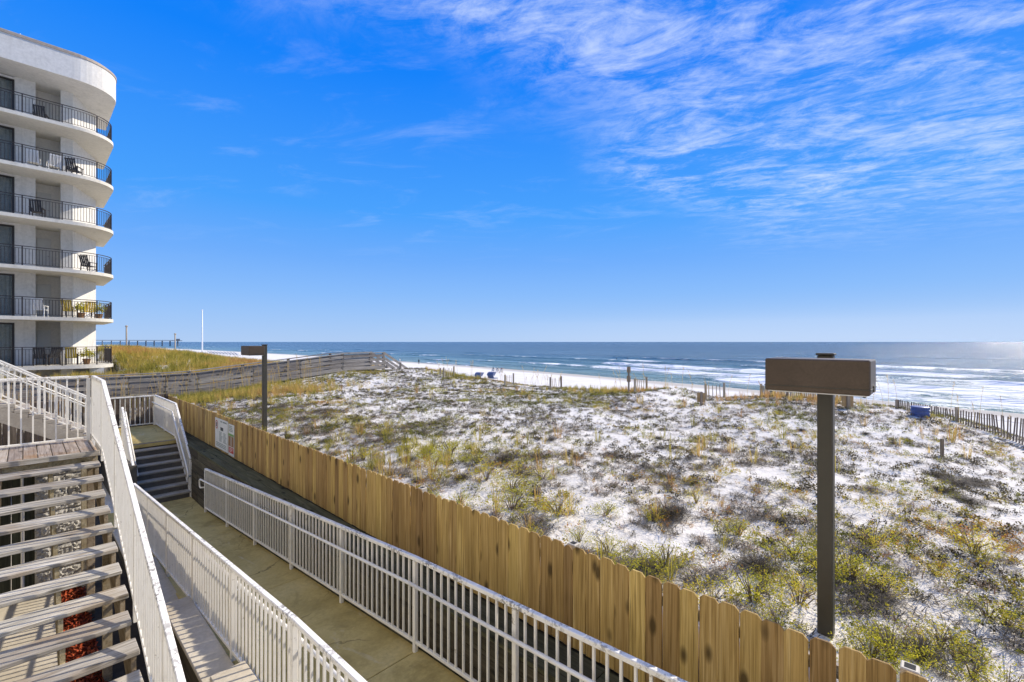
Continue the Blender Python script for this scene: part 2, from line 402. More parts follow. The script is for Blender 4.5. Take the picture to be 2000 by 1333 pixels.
def mat_glass():
    k = NT('window_glass')
    k.p.inputs['Base Color'].default_value = (0.02, 0.025, 0.03, 1); k.p.inputs['Roughness'].default_value = 0.05
    tr = k.n('ShaderNodeBsdfTransparent'); tr.inputs[0].default_value = (0.93, 0.95, 0.95, 1)
    mx = k.n('ShaderNodeMixShader'); mx.inputs[0].default_value = 0.22
    k.l(tr.outputs[0], mx.inputs[1]); k.l(k.p.outputs[0], mx.inputs[2]); k.l(mx.outputs[0], k.out.inputs[0])
    return k.m
M['glass'] = mat_glass()
M['glass_dark'] = mat_plain('bounce_block_glass', (0.03, 0.035, 0.04), 0.08)
M['shadow'] = mat_concrete('court_shadow', (0.04, 0.032, 0.022), (0.06, 0.05, 0.035), (0.09, 0.075, 0.055), 3.0, 0.95, 0.8)  # near-black colour stands in for shade on the court ground
M['shade_board'] = mat_wood('shade_board_wood', (0.03, 0.032, 0.02), (0.055, 0.06, 0.04), (0.085, 0.09, 0.06), 'z', 8, 0.85, 0.15, False, 0.3)  # dark green tone imitates the shadowed recess under the landing
M['curtain'] = mat_plain('curtain', (0.66, 0.66, 0.60), 0.9, 0.0, 0.15)

def mat_sand():
    k = NT('white_sand'); v = k.worldpos()
    a = k.noise(v, 0.35, 5, 0.6); b = k.noise(v, 3.0, 6, 0.65); c = k.noise(v, 55.0, 4, 0.7); d = k.noise(v, 9.0, 5, 0.65, 0.6)
    col = k.ramp(a, [(0.3, (0.70, 0.655, 0.565)), (0.55, (0.77, 0.73, 0.645)), (0.75, (0.82, 0.785, 0.70))])
    col = k.mix(k.rng(c, 0.58, 0.78, 0, 0.30), col, (0.42, 0.37, 0.30))
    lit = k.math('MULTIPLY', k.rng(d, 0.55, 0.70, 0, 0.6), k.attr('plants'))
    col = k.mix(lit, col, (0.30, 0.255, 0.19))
    # damp sand near the water is darker by itself
    col = k.mix(k.math('MULTIPLY', k.attr('wet'), 0.75), col, (0.40, 0.36, 0.29))
    h = k.math('ADD', k.math('MULTIPLY', b, 0.8), k.math('MULTIPLY', d, 0.45))
    n1 = k.bump(h, 0.75, 0.11); n2 = k.bump(c, 0.35, 0.01, n1)
    return k.set(col, 0.95, n2, spec=0.1)
M['sand'] = mat_sand()

def mat_leaf(name, stops, trans=0.52, rough=0.6):
    k = NT(name)
    col = k.ramp(k.attr('tint'), stops)
    k.set(col, rough, spec=0.25)
    tr = k.n('ShaderNodeBsdfTranslucent'); k.l(col, tr.inputs[0])
    mx = k.n('ShaderNodeMixShader'); mx.inputs[0].default_value = trans
    k.l(k.p.outputs[0], mx.inputs[1]); k.l(tr.outputs[0], mx.inputs[2]); k.l(mx.outputs[0], k.out.inputs[0])
    return k.m
M['shrub'] = mat_leaf('shrub_leaf', [(0.0, (0.15, 0.165, 0.015)), (0.4, (0.42, 0.42, 0.035)), (0.75, (0.68, 0.60, 0.06)), (1.0, (0.60, 0.38, 0.08))])
M['dead'] = mat_leaf('dry_litter', [(0.0, (0.065, 0.055, 0.040)), (0.4, (0.15, 0.13, 0.095)), (0.75, (0.30, 0.26, 0.20)), (1.0, (0.38, 0.21, 0.10))], 0.15, 0.9)
M['cover'] = mat_leaf('ground_cover_leaf', [(0.0, (0.09, 0.10, 0.022)), (0.4, (0.24, 0.24, 0.035)), (0.7, (0.50, 0.43, 0.06)), (1.0, (0.46, 0.20, 0.055))], 0.48, 0.7)
M['grass'] = mat_leaf('golden_grass', [(0.0, (0.15, 0.15, 0.03)), (0.35, (0.42, 0.37, 0.06)), (0.7, (0.62, 0.45, 0.13)), (1.0, (0.48, 0.27, 0.10))], 0.5, 0.6)
M['tuft'] = mat_leaf('tuft_leaf', [(0.0, (0.04, 0.034, 0.02)), (0.4, (0.095, 0.08, 0.038)), (0.7, (0.19, 0.155, 0.06)), (1.0, (0.26, 0.15, 0.07))], 0.25, 0.8)
M['twig'] = mat_plain('twig_bark', (0.17, 0.135, 0.10), 0.9, 0, 0.2)

def mat_sea():
    k = NT('sea_water'); v = k.worldpos()
    dep = k.attr('offshore')
    col = k.ramp(dep, [(0.0, (0.32, 0.33, 0.24)), (0.10, (0.19, 0.27, 0.20)), (0.28, (0.10, 0.18, 0.165)), (0.5, (0.04, 0.09, 0.115)), (1.0, (0.022, 0.05, 0.075))])
    vs = k.mapping(v, (1.0, 0.45, 1))
    w1 = k.noise(vs, 0.16, 4, 0.6, 0.3); w2 = k.noise(vs, 0.9, 5, 0.65, 0.4); w3 = k.noise(v, 6.0, 3, 0.6)
    h = k.math('ADD', k.math('MULTIPLY', w1, 1.3), k.math('ADD', k.math('MULTIPLY', w2, 0.42), k.math('MULTIPLY', w3, 0.05)))
    gust = k.noise(k.mapping(v, (1.0, 0.3, 1)), 0.035, 5, 0.65, 0.5)
    w0 = k.noise(k.mapping(v, (1.0, 0.22, 1)), 0.05, 4, 0.6, 0.4)
    h = k.math('ADD', h, k.math('MULTIPLY', w0, 3.2))
    h = k.math('MULTIPLY', h, k.rng(gust, 0.3, 0.7, 0.35, 1.5))
    nrm = k.bump(h, 1.0, 2.0)
    f1 = k.noise(k.mapping(v, (1.0, 0.35, 1)), 0.55, 7, 0.68, 1.2); f2 = k.noise(v, 2.2, 5, 0.7, 0.8)
    ff = k.math('ADD', k.math('MULTIPLY', f1, 0.6), k.math('MULTIPLY', f2, 0.4))
    fm = k.math('ADD', ff, k.math('SUBTRACT', k.attr('foam'), 0.72))
    foam = k.rng(fm, 0.0, 0.14, 0, 1)
    col = k.mix(foam, col, (0.80, 0.81, 0.80))
    k.p.inputs['IOR'].default_value = 1.33
    return k.set(col, k.rng(foam, 0, 1, 0.16, 0.8), nrm, spec=0.35)
M['sea'] = mat_sea()
M['mulch'] = mat_leaf('red_mulch', [(0.0, (0.16, 0.025, 0.01)), (0.5, (0.36, 0.06, 0.018)), (1.0, (0.5, 0.11, 0.03))], 0.05, 0.85)

# ------------------------------------------------------------------ numpy noise, fast meshes
_P = rng.random((256, 256))
def vnoise(x, y):
    x = np.asarray(x, float); y = np.asarray(y, float)
    xi = np.floor(x).astype(int); yi = np.floor(y).astype(int); fx = x-xi; fy = y-yi
    fx = fx*fx*(3-2*fx); fy = fy*fy*(3-2*fy)
    a = _P[xi & 255, yi & 255]; b = _P[(xi+1) & 255, yi & 255]; c = _P[xi & 255, (yi+1) & 255]; d = _P[(xi+1) & 255, (yi+1) & 255]
    return (a*(1-fx)+b*fx)*(1-fy) + (c*(1-fx)+d*fx)*fy
def fbm(x, y, o=4):
    s = 0; a = 0.5; t = 0
    for i in range(o):
        s = s + a*vnoise(x*2**i+17.3*i, y*2**i+5.1*i); t += a; a *= 0.5
    return s/t
def sstep(a, b, x):
    t = np.clip((np.asarray(x, float)-a)/(b-a), 0, 1); return t*t*(3-2*t)
def fast_mesh(name, V, F, mat, attrs=None, smooth=False):
    V = np.asarray(V, np.float32); F = np.asarray(F, np.int32); n = F.shape[1]
    me = bpy.data.meshes.new(name)
    me.vertices.add(len(V)); me.vertices.foreach_set('co', V.ravel())
    me.loops.add(F.size); me.loops.foreach_set('vertex_index', F.ravel())
    me.polygons.add(len(F)); me.polygons.foreach_set('loop_start', np.arange(0, F.size, n, dtype=np.int32))
    try: me.polygons.foreach_set('loop_total', np.full(len(F), n, np.int32))
    except Exception: pass
    if smooth: me.polygons.foreach_set('use_smooth', np.ones(len(F), bool))
    for an, av in (attrs or {}).items():
        a = me.attributes.new(an, 'FLOAT', 'POINT'); a.data.foreach_set('value', np.asarray(av, np.float32))
    me.materials.append(mat); me.update(calc_edges=True); me.validate()
    return me
def grid_faces(nx, ny):
    i = np.arange(nx-1)[:, None]; j = np.arange(ny-1)[None, :]
    a = i*ny+j
    return np.stack([a, a+ny, a+ny+1, a+1], -1).reshape(-1, 4)

# ------------------------------------------------------------------ terrain
FX = 3.47                                   # the plank fence stands on this line
CR_Y = [-12, -6, -2.6, -1.5, -0.2, 0.8, 2.5, 3.9, 6.0, 7.5, 8.6, 11, 15, 19, 24, 27, 33, 45, 70]
CR_D = [3.6, 3.2, 2.75, 2.45, 2.05, 1.93, 1.82, 1.80, 2.06, 1.80, 2.02, 2.15, 2.18, 1.98, 1.70, 1.75, 2.3, 3.0, 4.5]
def shore_x(y): return 74 + 42*(1-np.exp(-np.clip(np.asarray(y, float), -60, 1e5)/150.0))
def ground_drop(x, y):
    x = np.asarray(x, float); y = np.asarray(y, float)
    crest = np.interp(y, CR_Y, CR_D)
    inner = 2.16 + 0.30*(fbm(x*0.22+3, y*0.22+9, 3)-0.5) + 0.10*(fbm(x*0.9, y*0.9, 3)-0.5)
    inner = inner + 0.45*sstep(0.5, -6, y) + 0.45*sstep(0.6, -2.2, y)*sstep(7.5, 12, x)
    inner = inner + 0.12*sstep(6.0, 3.6, x)
    w = sstep(9.5, 15.5, x)
    d = inner*(1-w) + (crest + 0.10*(fbm(x*0.6, y*0.6, 3)-0.5))*w
    # low hollow behind the lower landing and under the boardwalk, grassy hill by the building
    left = np.interp(x, [2, 5.5, 9, 12.5, 15], [2.55, 2.5, 2.15, 1.72, 1.75])
    d = d + (left-d)*sstep(19.5, 23.0, y)*sstep(16.5, 13.5, x)
    hill = np.interp(x, [-10, 4, 6, 9, 12, 16, 19, 24], [0.75, 0.75, 0.85, 1.2, 1.75, 2.4, 3.1, 4.5]) + 0.5*(fbm(x*0.16, y*0.16+40, 3)-0.5)
    d = d + (hill-d)*sstep(27.5, 45.0, y)*sstep(26, 20, x)
    # seaward face and the beach
    far_in = 4.8 + 0.8*(fbm(x*0.06, y*0.06, 3)-0.5)
    d = d + (far_in-d)*sstep(52, 80, y)
    beach = np.interp(x-shore_x(y), [-70, -45, -18, -4, 0, 40, 120], [5.5, 6.2, 7.0, 7.62, 7.85, 9.6, 13.0]) + 0.16*(fbm(x*0.12, y*0.05, 3)-0.5)
    d = d + (beach-d)*sstep(17.0, 25.0, x + 1.2*(fbm(x*0*1.0+1, y*0.25, 2)-0.5))
    # dug-out court of ramps and stairs on the near side of the fence
    court = sstep(3.62, 3.50, x)*sstep(20.35, 20.15, y)
    d = d + (4.28-d)*court
    # under the building
    b = sstep(4.1, 3.8, x)*sstep(34.0, 36.0, y)*sstep(60, 54, y)
    d = d + (3.05-d)*b
    return d
def ground_z(x, y): return CZ - ground_drop(x, y)
def plant_cover(x, y):
    x = np.asarray(x, float); y = np.asarray(y, float)
    p = sstep(19.0, 16.6, x)*sstep(3.5, 3.7, x) + sstep(26, 19, x)*sstep(24, 28, y)*sstep(80, 60, y)
    return np.clip(p, 0, 1)
def make_ground():
    xs = np.concatenate([np.linspace(-60, -4, 12), np.linspace(-3, 3.3, 8), [3.47, 3.53, 3.57, 3.61, 3.66], np.arange(3.78, 18.5, 0.13), np.arange(18.6, 30, 0.4), np.linspace(31, 130, 70), np.linspace(136, 400, 14)])
    ys = np.concatenate([np.linspace(-400, -20, 20), np.arange(-18, -3.2, 0.6), np.arange(-3, 20.1, 0.15), [20.14, 20.2, 20.26, 20.32, 20.38], np.arange(20.5, 56, 0.35), np.arange(57, 130, 2.5), np.linspace(135, 700, 60), np.linspace(740, 6000, 40)])
    X, Y = np.meshgrid(xs, ys, indexing='ij')
    Z = ground_z(X, Y)
    small = (fbm(X*2.2, Y*2.2, 3)-0.5)*0.07*plant_cover(X, Y)
    Z = Z + small
    dsh = X - shore_x(Y)
    wet = sstep(-9, -2, dsh + 3*(fbm(X*0.05, Y*0.06, 3)-0.5))
    V = np.stack([X, Y, Z], -1).reshape(-1, 3)
    me = fast_mesh('sand', V, grid_faces(len(xs), len(ys)), M['sand'], {'wet': wet.ravel(), 'plants': plant_cover(X, Y).ravel()}, True)
    o = link('sand_ground', me); tag(o, kind='structure'); o['label'] = 'white sand dune and beach running down to the sea'
make_ground()

# ------------------------------------------------------------------ sea
BREAKERS = [(7, 0.28, 2.6, 0.9), (19, 0.50, 3.4, 1.0), (33, 0.55, 4.2, 1.0), (52, 0.75, 5.0, 1.0), (78, 0.55, 5.5, 0.75), (112, 0.5, 6.0, 0.55)]
def make_sea():
    dx = np.concatenate([np.arange(-12, 130, 0.75), np.arange(131, 260, 3.0), np.geomspace(265, 60000, 36)])
    ys = np.concatenate([-np.geomspace(60000, 420, 16), np.arange(-400, -90, 10.0), np.arange(-90, 220, 1.6), np.arange(222, 520, 5.0), np.arange(530, 1500, 30), np.geomspace(1600, 60000, 18)])
    D, Y = np.meshgrid(dx, ys, indexing='ij')
    X = D + shore_x(Y)
    Z = np.zeros_like(X); foam = np.zeros_like(X)
    near = np.exp(-np.clip(Y-10, 0, None)/70.0)                       # the sandbar breaks hardest in front of the dune
    for i, (d0, h, w, fo) in enumerate(BREAKERS):
        c = d0 + 9*(fbm(Y*0.012+i*7.7, Y*0+i*3.1, 3)-0.5) + 2.5*(fbm(Y*0.07+i, Y*0+9.0, 2)-0.5)
        a = sstep(0.46, 0.66, fbm(Y*0.030+i*13.3, Y*0+i*5.9, 3)+0.17*near)*(0.35+0.65*fbm(Y*0.25+i*3.3, D*0.1, 2))*1.35
        t = D - c
        prof = np.where(t < 0, np.exp(-(t/(w*0.45))**2), np.exp(-(t/(w*1.3))**2))
        Z += h*prof*(0.35+0.65*a)
        tail = np.where(t < 0, np.exp(t/(w*(0.55+1.3*near))), np.exp(-(t/(w*0.18))**2))
        foam = np.maximum(foam, tail*fo*a*(0.42+0.34*near))
    foam = np.maximum(foam, near*sstep(80, 40, D)*(0.12+0.34*fbm(X*0.07, Y*0.04+3, 3)))
    foam = np.maximum(foam, 0.45*sstep(5.0, 0.5, D))
    Z += 0.10*(fbm(X*0.09, Y*0.05, 3)-0.5)*sstep(0, 20, D)
    Z = Z*sstep(-3, 5, D)
    Z -= 0.05
    off = np.clip(D/420.0, 0, 1)**0.55
    V = np.stack([X, Y, Z], -1).reshape(-1, 3)
    me = fast_mesh('sea', V, grid_faces(len(dx), len(ys)), M['sea'], {'foam': foam.ravel(), 'offshore': off.ravel()}, True)
    tag(link('sea', me), 'blue sea with white breaking waves along the beach', kind='structure')
make_sea()

# ------------------------------------------------------------------ railings
BAL = {}
def baluster_mesh(h, mat='white_rail', s=0.02):
    key = (round(h, 3), mat, s)
    if key not in BAL:
        BAL[key] = MB().box(-s/2, s/2, -s/2, s/2, 0, h).mesh('baluster', M[mat])
    return BAL[key]
def railing(name, label, group, pts, H=1.06, clear=0.09, bal=0.115, post=1.75, side=0, loops=(False, False), start_post=True, end_post=True, hand_h=0.80, foot=0.02, bs=0.02, hand=True):
    """pts: polyline (x, y, floor_z); H is the height of the top of the rail; side: +1/-1 puts the round handrail left/right of the walk direction"""
    base = Vector(pts[0]); root = thing(name, label, 'railing', base, 0, group)
    P = [Vector(p)-base for p in pts]
    up = Vector((0, 0, 1))
    postm = None
    for k in range(len(P)-1):
        a, b = P[k], P[k+1]; d = b-a; hd = Vector((d.x, d.y, 0)); Lh = hd.length; sl = d.z/Lh
        MB().beam(a+up*(H-0.022), b+up*(H-0.022), 0.05, 0.044).build('top_rail', M['white_top'], root, bevel=0.006)
        MB().beam(a+up*(clear+0.02), b+up*(clear+0.02), 0.034, 0.036).build('bottom_rail', M['white_rail'], root, bevel=0.004)
        n = max(1, round(Lh/post)); ps = [i/n for i in range(n+1)]
        hh = H-0.05
        if postm is None:
            postm = MB().box(-0.024, 0.024, -0.024, 0.024, -foot, hh).mesh('post', M['white_rail'], 0.004)
        pw = 0.024
        for i, t in enumerate(ps):
            if k > 0 and i == 0: continue
            if i == 0 and not start_post: continue
            if i == n and k == len(P)-2 and not end_post: continue
            p = a+d*t
            link('post', postm, root, p)
            if i % 1 == 0 and hand and side:
                s = hd.normalized().cross(up)*side
                q = p + up*(hand_h-0.03)
                MB().beam(q, q + s*0.075 + up*0.012, 0.012, 0.012).build('bracket', M['white_rail'], root)
        bm_ = baluster_mesh(H-0.044-clear-0.038+0.006, 'white_rail', bs)
        m = max(1, round(Lh/n/bal))
        for i in range(n):
            for j in range(1, m):
                t = (i+j/m)/n
                o = link('baluster', bm_, root, a+d*t+up*(clear+0.035))
                o.rotation_euler = (0, 0, math.atan2(d.y, d.x))
        if side and hand:
            s = hd.normalized().cross(up)*side*0.085
            q0, q1 = a+s+up*hand_h, b+s+up*hand_h
            dn = d.normalized()
            pl = [q0, q1]
            if loops[0] and k == 0:
                pl = [q0-s*0.9-dn*0.02-up*0.20, q0-dn*0.10-up*0.20, q0-dn*0.17-up*0.16, q0-dn*0.17-up*0.03, q0-dn*0.12] + pl
            if loops[1] and k == len(P)-2:
                pl = pl + [q1+dn*0.12, q1+dn*0.17-up*0.03, q1+dn*0.17-up*0.16, q1+dn*0.10-up*0.20, q1-s*0.9+dn*0.02-up*0.20]
            MB().tube(pl, 0.019, 8).build('handrail', M['white_rail'], root, smooth=True)
    return root

RS = 0.0765                                  # ramp slope
def ramp_drop(y): return 4.15 - RS*(13.0-y)
RAILS = 'white painted metal railings'
railing('ramp_railing', 'white metal ramp railing in front of the dark retaining wall and plank fence', RAILS,
        [(3.0, 13.05, zd(ramp_drop(13.05))), (3.0, 4.3, zd(ramp_drop(4.3))), (3.0, -0.3, zd(ramp_drop(4.3)-0.22))], 1.07, 0.09, 0.117, 1.75, +1, (True, False))
railing('ramp_railing', 'white metal ramp railing standing behind the stepped grey curb wall', RAILS,
        [(1.6, 12.7, zd(ramp_drop(12.7))), (1.6, 4.1, zd(ramp_drop(4.1))), (1.6, 0.8, zd(ramp_drop(4.1)-0.11))], 1.07, 0.09, 0.117, 1.75, -1, (False, False))

# ramp: sloping slabs and the flat low landing
def make_ramp():
    root = thing('ramp_path', None, None, (2.3, 13.45, zd(4.19))); tag(root, 'sloping tan concrete access ramp between the white railings', kind='structure')
    ys = [-1.2, 1.2, 4.3, 7.35, 10.55, 13.45]
    for a, b in zip(ys[:-1], ys[1:]):
        g = 0.006
        mb = MB(); y0, y1 = a+g, b-g
        f = lambda y: zd(ramp_drop(y)) if y > 4.3 else zd(ramp_drop(4.3) - 0.05*(4.3-y))
        poly = [(y0, f(y0)-0.14), (y1, f(y1)-0.14), (y1, f(y1)), (y0, f(y0))]
        mb.extrude(poly, 'x', 1.545, 3.055)
        o = mb.build('concrete_slab', M['ramp'], root, bevel=0.006); o.location = -Vector(root.location)
    o = MB().box(1.30, 3.055, 13.456, 14.75, zd(4.185)-0.14, zd(4.185)).build('concrete_slab', M['ramp'], root, bevel=0.006); o.location = -Vector(root.location)
make_ramp()

# dark retaining wall along the ramp, with its ledge
def make_retaining_wall():
    root = thing('retaining_wall', 'dark horizontal board retaining wall with ledge below the plank fence', 'wall', (3.25, 14.0, zd(4.28)))
    off = -Vector(root.location)
    top = 2.84; bh = 0.186
    seg = [(-0.6, 2.1), (2.1, 5.1), (5.1, 8.1), (8.1, 11.1), (11.1, 14.1), (14.1, 16.36)]
    for i in range(8):
        for j, (a, b) in enumerate(seg):
            z1 = zd(top) - 0.045 - i*bh - 0.003
            w = random.uniform(-0.006, 0.006)
            x0 = 3.062+w
            if zd(top)-0.045-(i+1)*bh < zd(4.30): continue
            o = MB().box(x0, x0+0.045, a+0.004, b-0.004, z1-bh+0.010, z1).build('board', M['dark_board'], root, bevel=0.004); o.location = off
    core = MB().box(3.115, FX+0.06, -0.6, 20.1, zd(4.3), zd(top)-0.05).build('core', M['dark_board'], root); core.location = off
    for a, b in seg:
        for x0, x1 in ((3.055, 3.235), (3.241, 3.445)):
            dz = random.uniform(-0.003, 0.003)
            o = MB().box(x0, x1, a+0.004, b-0.004, zd(top)-0.045+dz, zd(top)+dz).build('ledge_board', M['ledge'], root, bevel=0.004); o.location = off
make_retaining_wall()

# the plank fence
def make_fence():
    root = thing('plank_fence', 'golden brown dog-eared plank fence between the ramp and the dune', 'fence', (FX, 0, zd(2.84)))
    H = 2.84-1.90
    meshes = {}
    for wd in (0.140, 0.092, 0.140, 0.118):
        if wd in meshes: continue
        e = 0.03
        poly = [(-wd/2, 0), (wd/2, 0), (wd/2, H-e), (wd/2-e, H), (-wd/2+e, H), (-wd/2, H-e)]
        me = MB(); me.extrude(poly, 'x', -0.009, 0.009); meshes[wd] = me.mesh('picket', M['fence'], 0.003)
    y = -0.75
    while y < 20.15:
        wd = 0.140 if random.random() < 0.86 else random.choice((0.092, 0.118))
        gap = random.choice((0.001, 0.002, 0.003, 0.004, 0.006, 0.009))
        yc = y + wd/2
        o = link('picket', meshes[wd], root, (random.uniform(-0.003, 0.003), yc, random.uniform(-0.006, 0.010)+0.002))
        o.rotation_euler = (random.uniform(-0.006, 0.006), random.uniform(-0.008, 0.008), random.uniform(-0.03, 0.03))
        y += wd+gap
    for z in (0.16, 0.72):
        MB().box(0.016, 0.054, -0.75, 20.15, z, z+0.085).build('rail', M['grey_wood_y'], root)
    y = 0.12
    pm = MB().box(-0.044, 0.044, -0.044, 0.044, -0.5, 0.925).mesh('post', M['vinyl'], 0.006)
    hm = MB().box(-0.026, 0.026, -0.026, 0.026, 0.9255, 0.9275).mesh('post_hole', M['hole'])
    while y < 20.2:
        p = link('post', pm, root, (0.105, y, -0.004)); link('post_hole', hm, p)
        y += 2.42
make_fence()

# notices screwed to the fence
def make_signs():
    def board(name, label, y0, y1, d0, d1):
        r = thing(name, label, 'sign', (FX-0.016, (y0+y1)/2, zd(d1)))
        w = y1-y0; h = d1-d0
        return r, w, h
    r, w, h = board('notice_sign', 'large white notice board with rows of grey print on plank fence', 12.93, 14.03, 2.0, 2.78)
    MB().box(-0.012, 0.0, -w/2, w/2, 0, h).build('panel', M['sign_white'], r, bevel=0.002)
    # seen from the ramp the writing runs towards -Y: x_left = +w/2
    def patch(par, u0, u1, v0, v1, mat, name='print', t=0.0015):
        return MB().box(-0.012-t, -0.0125, w/2-u1*w, w/2-u0*w, h*(1-v1), h*(1-v0)).build(name, mat, par)
    ring = MB()
    n = 20
    for i in range(n):
        a0, a1 = 2*PI*i/n, 2*PI*(i+1)/n
        for (ra, rb) in ((0.085, 0.115),):
            c = Vector((-0.014, w/2-0.14*w, h*0.78))
            f = lambda a, rr: c + Vector((0, -math.cos(a)*rr, math.sin(a)*rr))
            ring.quad(f(a0, ra), f(a1, ra), f(a1, rb), f(a0, rb))
    ring.build('emblem', M['red'], r)
    patch(r, 0.10, 0.18, 0.15, 0.29, M['ink'], 'emblem')
    patch(r, 0.44, 0.56, 0.05, 0.10, M['grey_ink']); patch(r, 0.62, 0.92, 0.05, 0.095, M['grey_ink'])
    patch(r, 0.44, 0.66, 0.26, 0.37, M['ink'], 'icon')
    rr = random.Random(4)
    for i in range(8):
        v = 0.42+i*0.042
        for u0, u1 in ((0.34, 0.62), (0.66, 0.94)):
            patch(r, u0, u0+(u1-u0)*rr.uniform(0.6, 1.0), v, v+0.020, M['grey_ink'], 'text_line')
    for i in range(3):
        v = 0.80+i*0.05
        patch(r, 0.10, 0.10+rr.uniform(0.5, 0.82), v, v+0.024, M['grey_ink'], 'text_line')
    r2, w, h = board('rules_sign', 'narrow sign with white head, green band and red box on fence', 12.43, 12.87, 2.03, 2.80)
    MB().box(-0.012, 0.0, -w/2, w/2, 0, h).build('panel', M['sign_white'], r2, bevel=0.002)
    for i in range(4): patch(r2, 0.14, 0.14+rr.uniform(0.5, 0.74), 0.05+i*0.05, 0.075+i*0.05, M['grey_ink'], 'text_line')
    patch(r2, 0.03, 0.97, 0.30, 0.37, M['green_print'], 'band')
    patch(r2, 0.05, 0.95, 0.38, 0.70, M['brown_print'], 'picture')
    patch(r2, 0.46, 0.54, 0.40, 0.68, M['sign_white'], 'stripe', 0.003)
    patch(r2, 0.08, 0.92, 0.73, 0.91, M['red'], 'box')
    for i in range(3): patch(r2, 0.2, 0.2+rr.uniform(0.35, 0.6), 0.76+i*0.045, 0.778+i*0.045, M['sign_white'], 'text_line', 0.003)
make_signs()

# stepped curb wall on the near side of the ramp
def make_curb():
    root = thing('curb_wall', 'stepped grey curb wall with flat caps beside the ramp', 'wall', (1.4, 8, zd(4.28)))
    off = -Vector(root.location)
    steps = [(0.4, 2.85, 3.10), (2.85, 5.3, 3.34), (5.3, 7.65, 3.555), (7.65, 10.1, 3.80), (10.1, 12.9, 4.02)]
    for a, b, d in steps:
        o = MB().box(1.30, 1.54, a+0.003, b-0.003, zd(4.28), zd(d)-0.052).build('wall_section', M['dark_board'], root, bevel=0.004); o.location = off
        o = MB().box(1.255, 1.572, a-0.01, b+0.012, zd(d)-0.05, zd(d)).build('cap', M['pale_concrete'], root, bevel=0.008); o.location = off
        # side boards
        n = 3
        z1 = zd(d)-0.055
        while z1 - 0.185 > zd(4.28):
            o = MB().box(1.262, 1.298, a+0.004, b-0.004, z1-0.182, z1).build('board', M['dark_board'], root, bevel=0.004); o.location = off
            z1 -= 0.188
make_curb()

# ------------------------------------------------------------------ wooden stairs with landing
LD, LY = 1.70, 9.60                           # landing drop and its front edge
RISE, GOING = 0.138, 0.378
def make_wood_stairs():
    root = thing('wooden_stairs', 'weathered open wooden stairs below the plank landing', 'stairs', (0.25, 3.2, zd(4.28)))
    off = -Vector(root.location)
    xl, xr = -1.55, 0.775
    for n in range(1, 17):
        y = LY - GOING*n; z = zd(LD + RISE*n)
        t = MB().box(xl, xr + random.uniform(-0.01, 0.012), y+random.uniform(-0.004, 0.004), y+0.292, z-0.045, z).build('tread', M['tread'], root, bevel=0.006); t.location = off
    # landing planks run front to back; a front beam carries them
    x = xl
    while x < xr-0.02:
        w = min(0.152, xr-x)
        o = MB().box(x+0.004, x+w-0.004, LY+0.03, 10.95, zd(LD)-0.04, zd(LD)+random.uniform(-0.003, 0.003)).build('plank', M['landing_plank'], root, bevel=0.005); o.location = off
        x += w
    o = MB().box(xl, xr+0.02, LY-0.03, LY+0.026, zd(LD)-0.075, zd(LD)+0.002).build('nosing', M['tread'], root, bevel=0.006); o.location = off
    o = MB().box(xl, xr, LY+0.04, LY+0.085, zd(LD)-0.24, zd(LD)-0.045).build('joist', M['stringer'], root); o.location = off
    # sawtooth stringers
    for xs in (-0.78, -0.25, 0.245, 0.735):
        poly = [(LY+0.03, zd(LD)-0.05)]
        for n in range(1, 17):
            y = LY - GOING*n; z = zd(LD + RISE*n) - 0.046
            poly += [(y+GOING+0.02, z), (y+0.02, z)]
        yl = LY - GOING*16
        poly += [(yl+0.02, zd(4.28)), (yl+0.55, zd(4.28)), (LY+0.03, zd(LD)-0.46)]
        m = MB(); m.extrude(poly, 'x', xs-0.02, xs+0.02); o = m.build('stringer', M['stringer'], root); o.location = off
    for xs in (-0.78, 0.70):
        for y in (LY+0.12, 10.8):
            o = MB().box(xs-0.045, xs+0.045, y-0.045, y+0.045, zd(4.29), zd(LD)-0.045).build('post', M['stringer'], root, bevel=0.004); o.location = off
    o = MB().box(0.66, 0.75, 7.62, 7.71, zd(4.29), zd(2.62)).build('post', M['stringer'], root); o.location = off
make_wood_stairs()
railing('landing_railing', 'white metal railing along the back of the plank landing', RAILS,
        [(-1.5, 10.72, zd(LD)), (0.74, 10.72, zd(LD))], 1.12, 0.03, 0.13, 2.3, 0, hand=False)
railing('stair_railing', 'white metal railing running down beside the open wooden stairs', RAILS,
        [(0.80, 10.70, zd(LD)), (0.80, 9.22, zd(LD)), (0.80, 3.2, zd(LD+0.01+0.386*6.02))], 1.12, 0.05, 0.105, 1.6, 0, hand=False, foot=0.10)

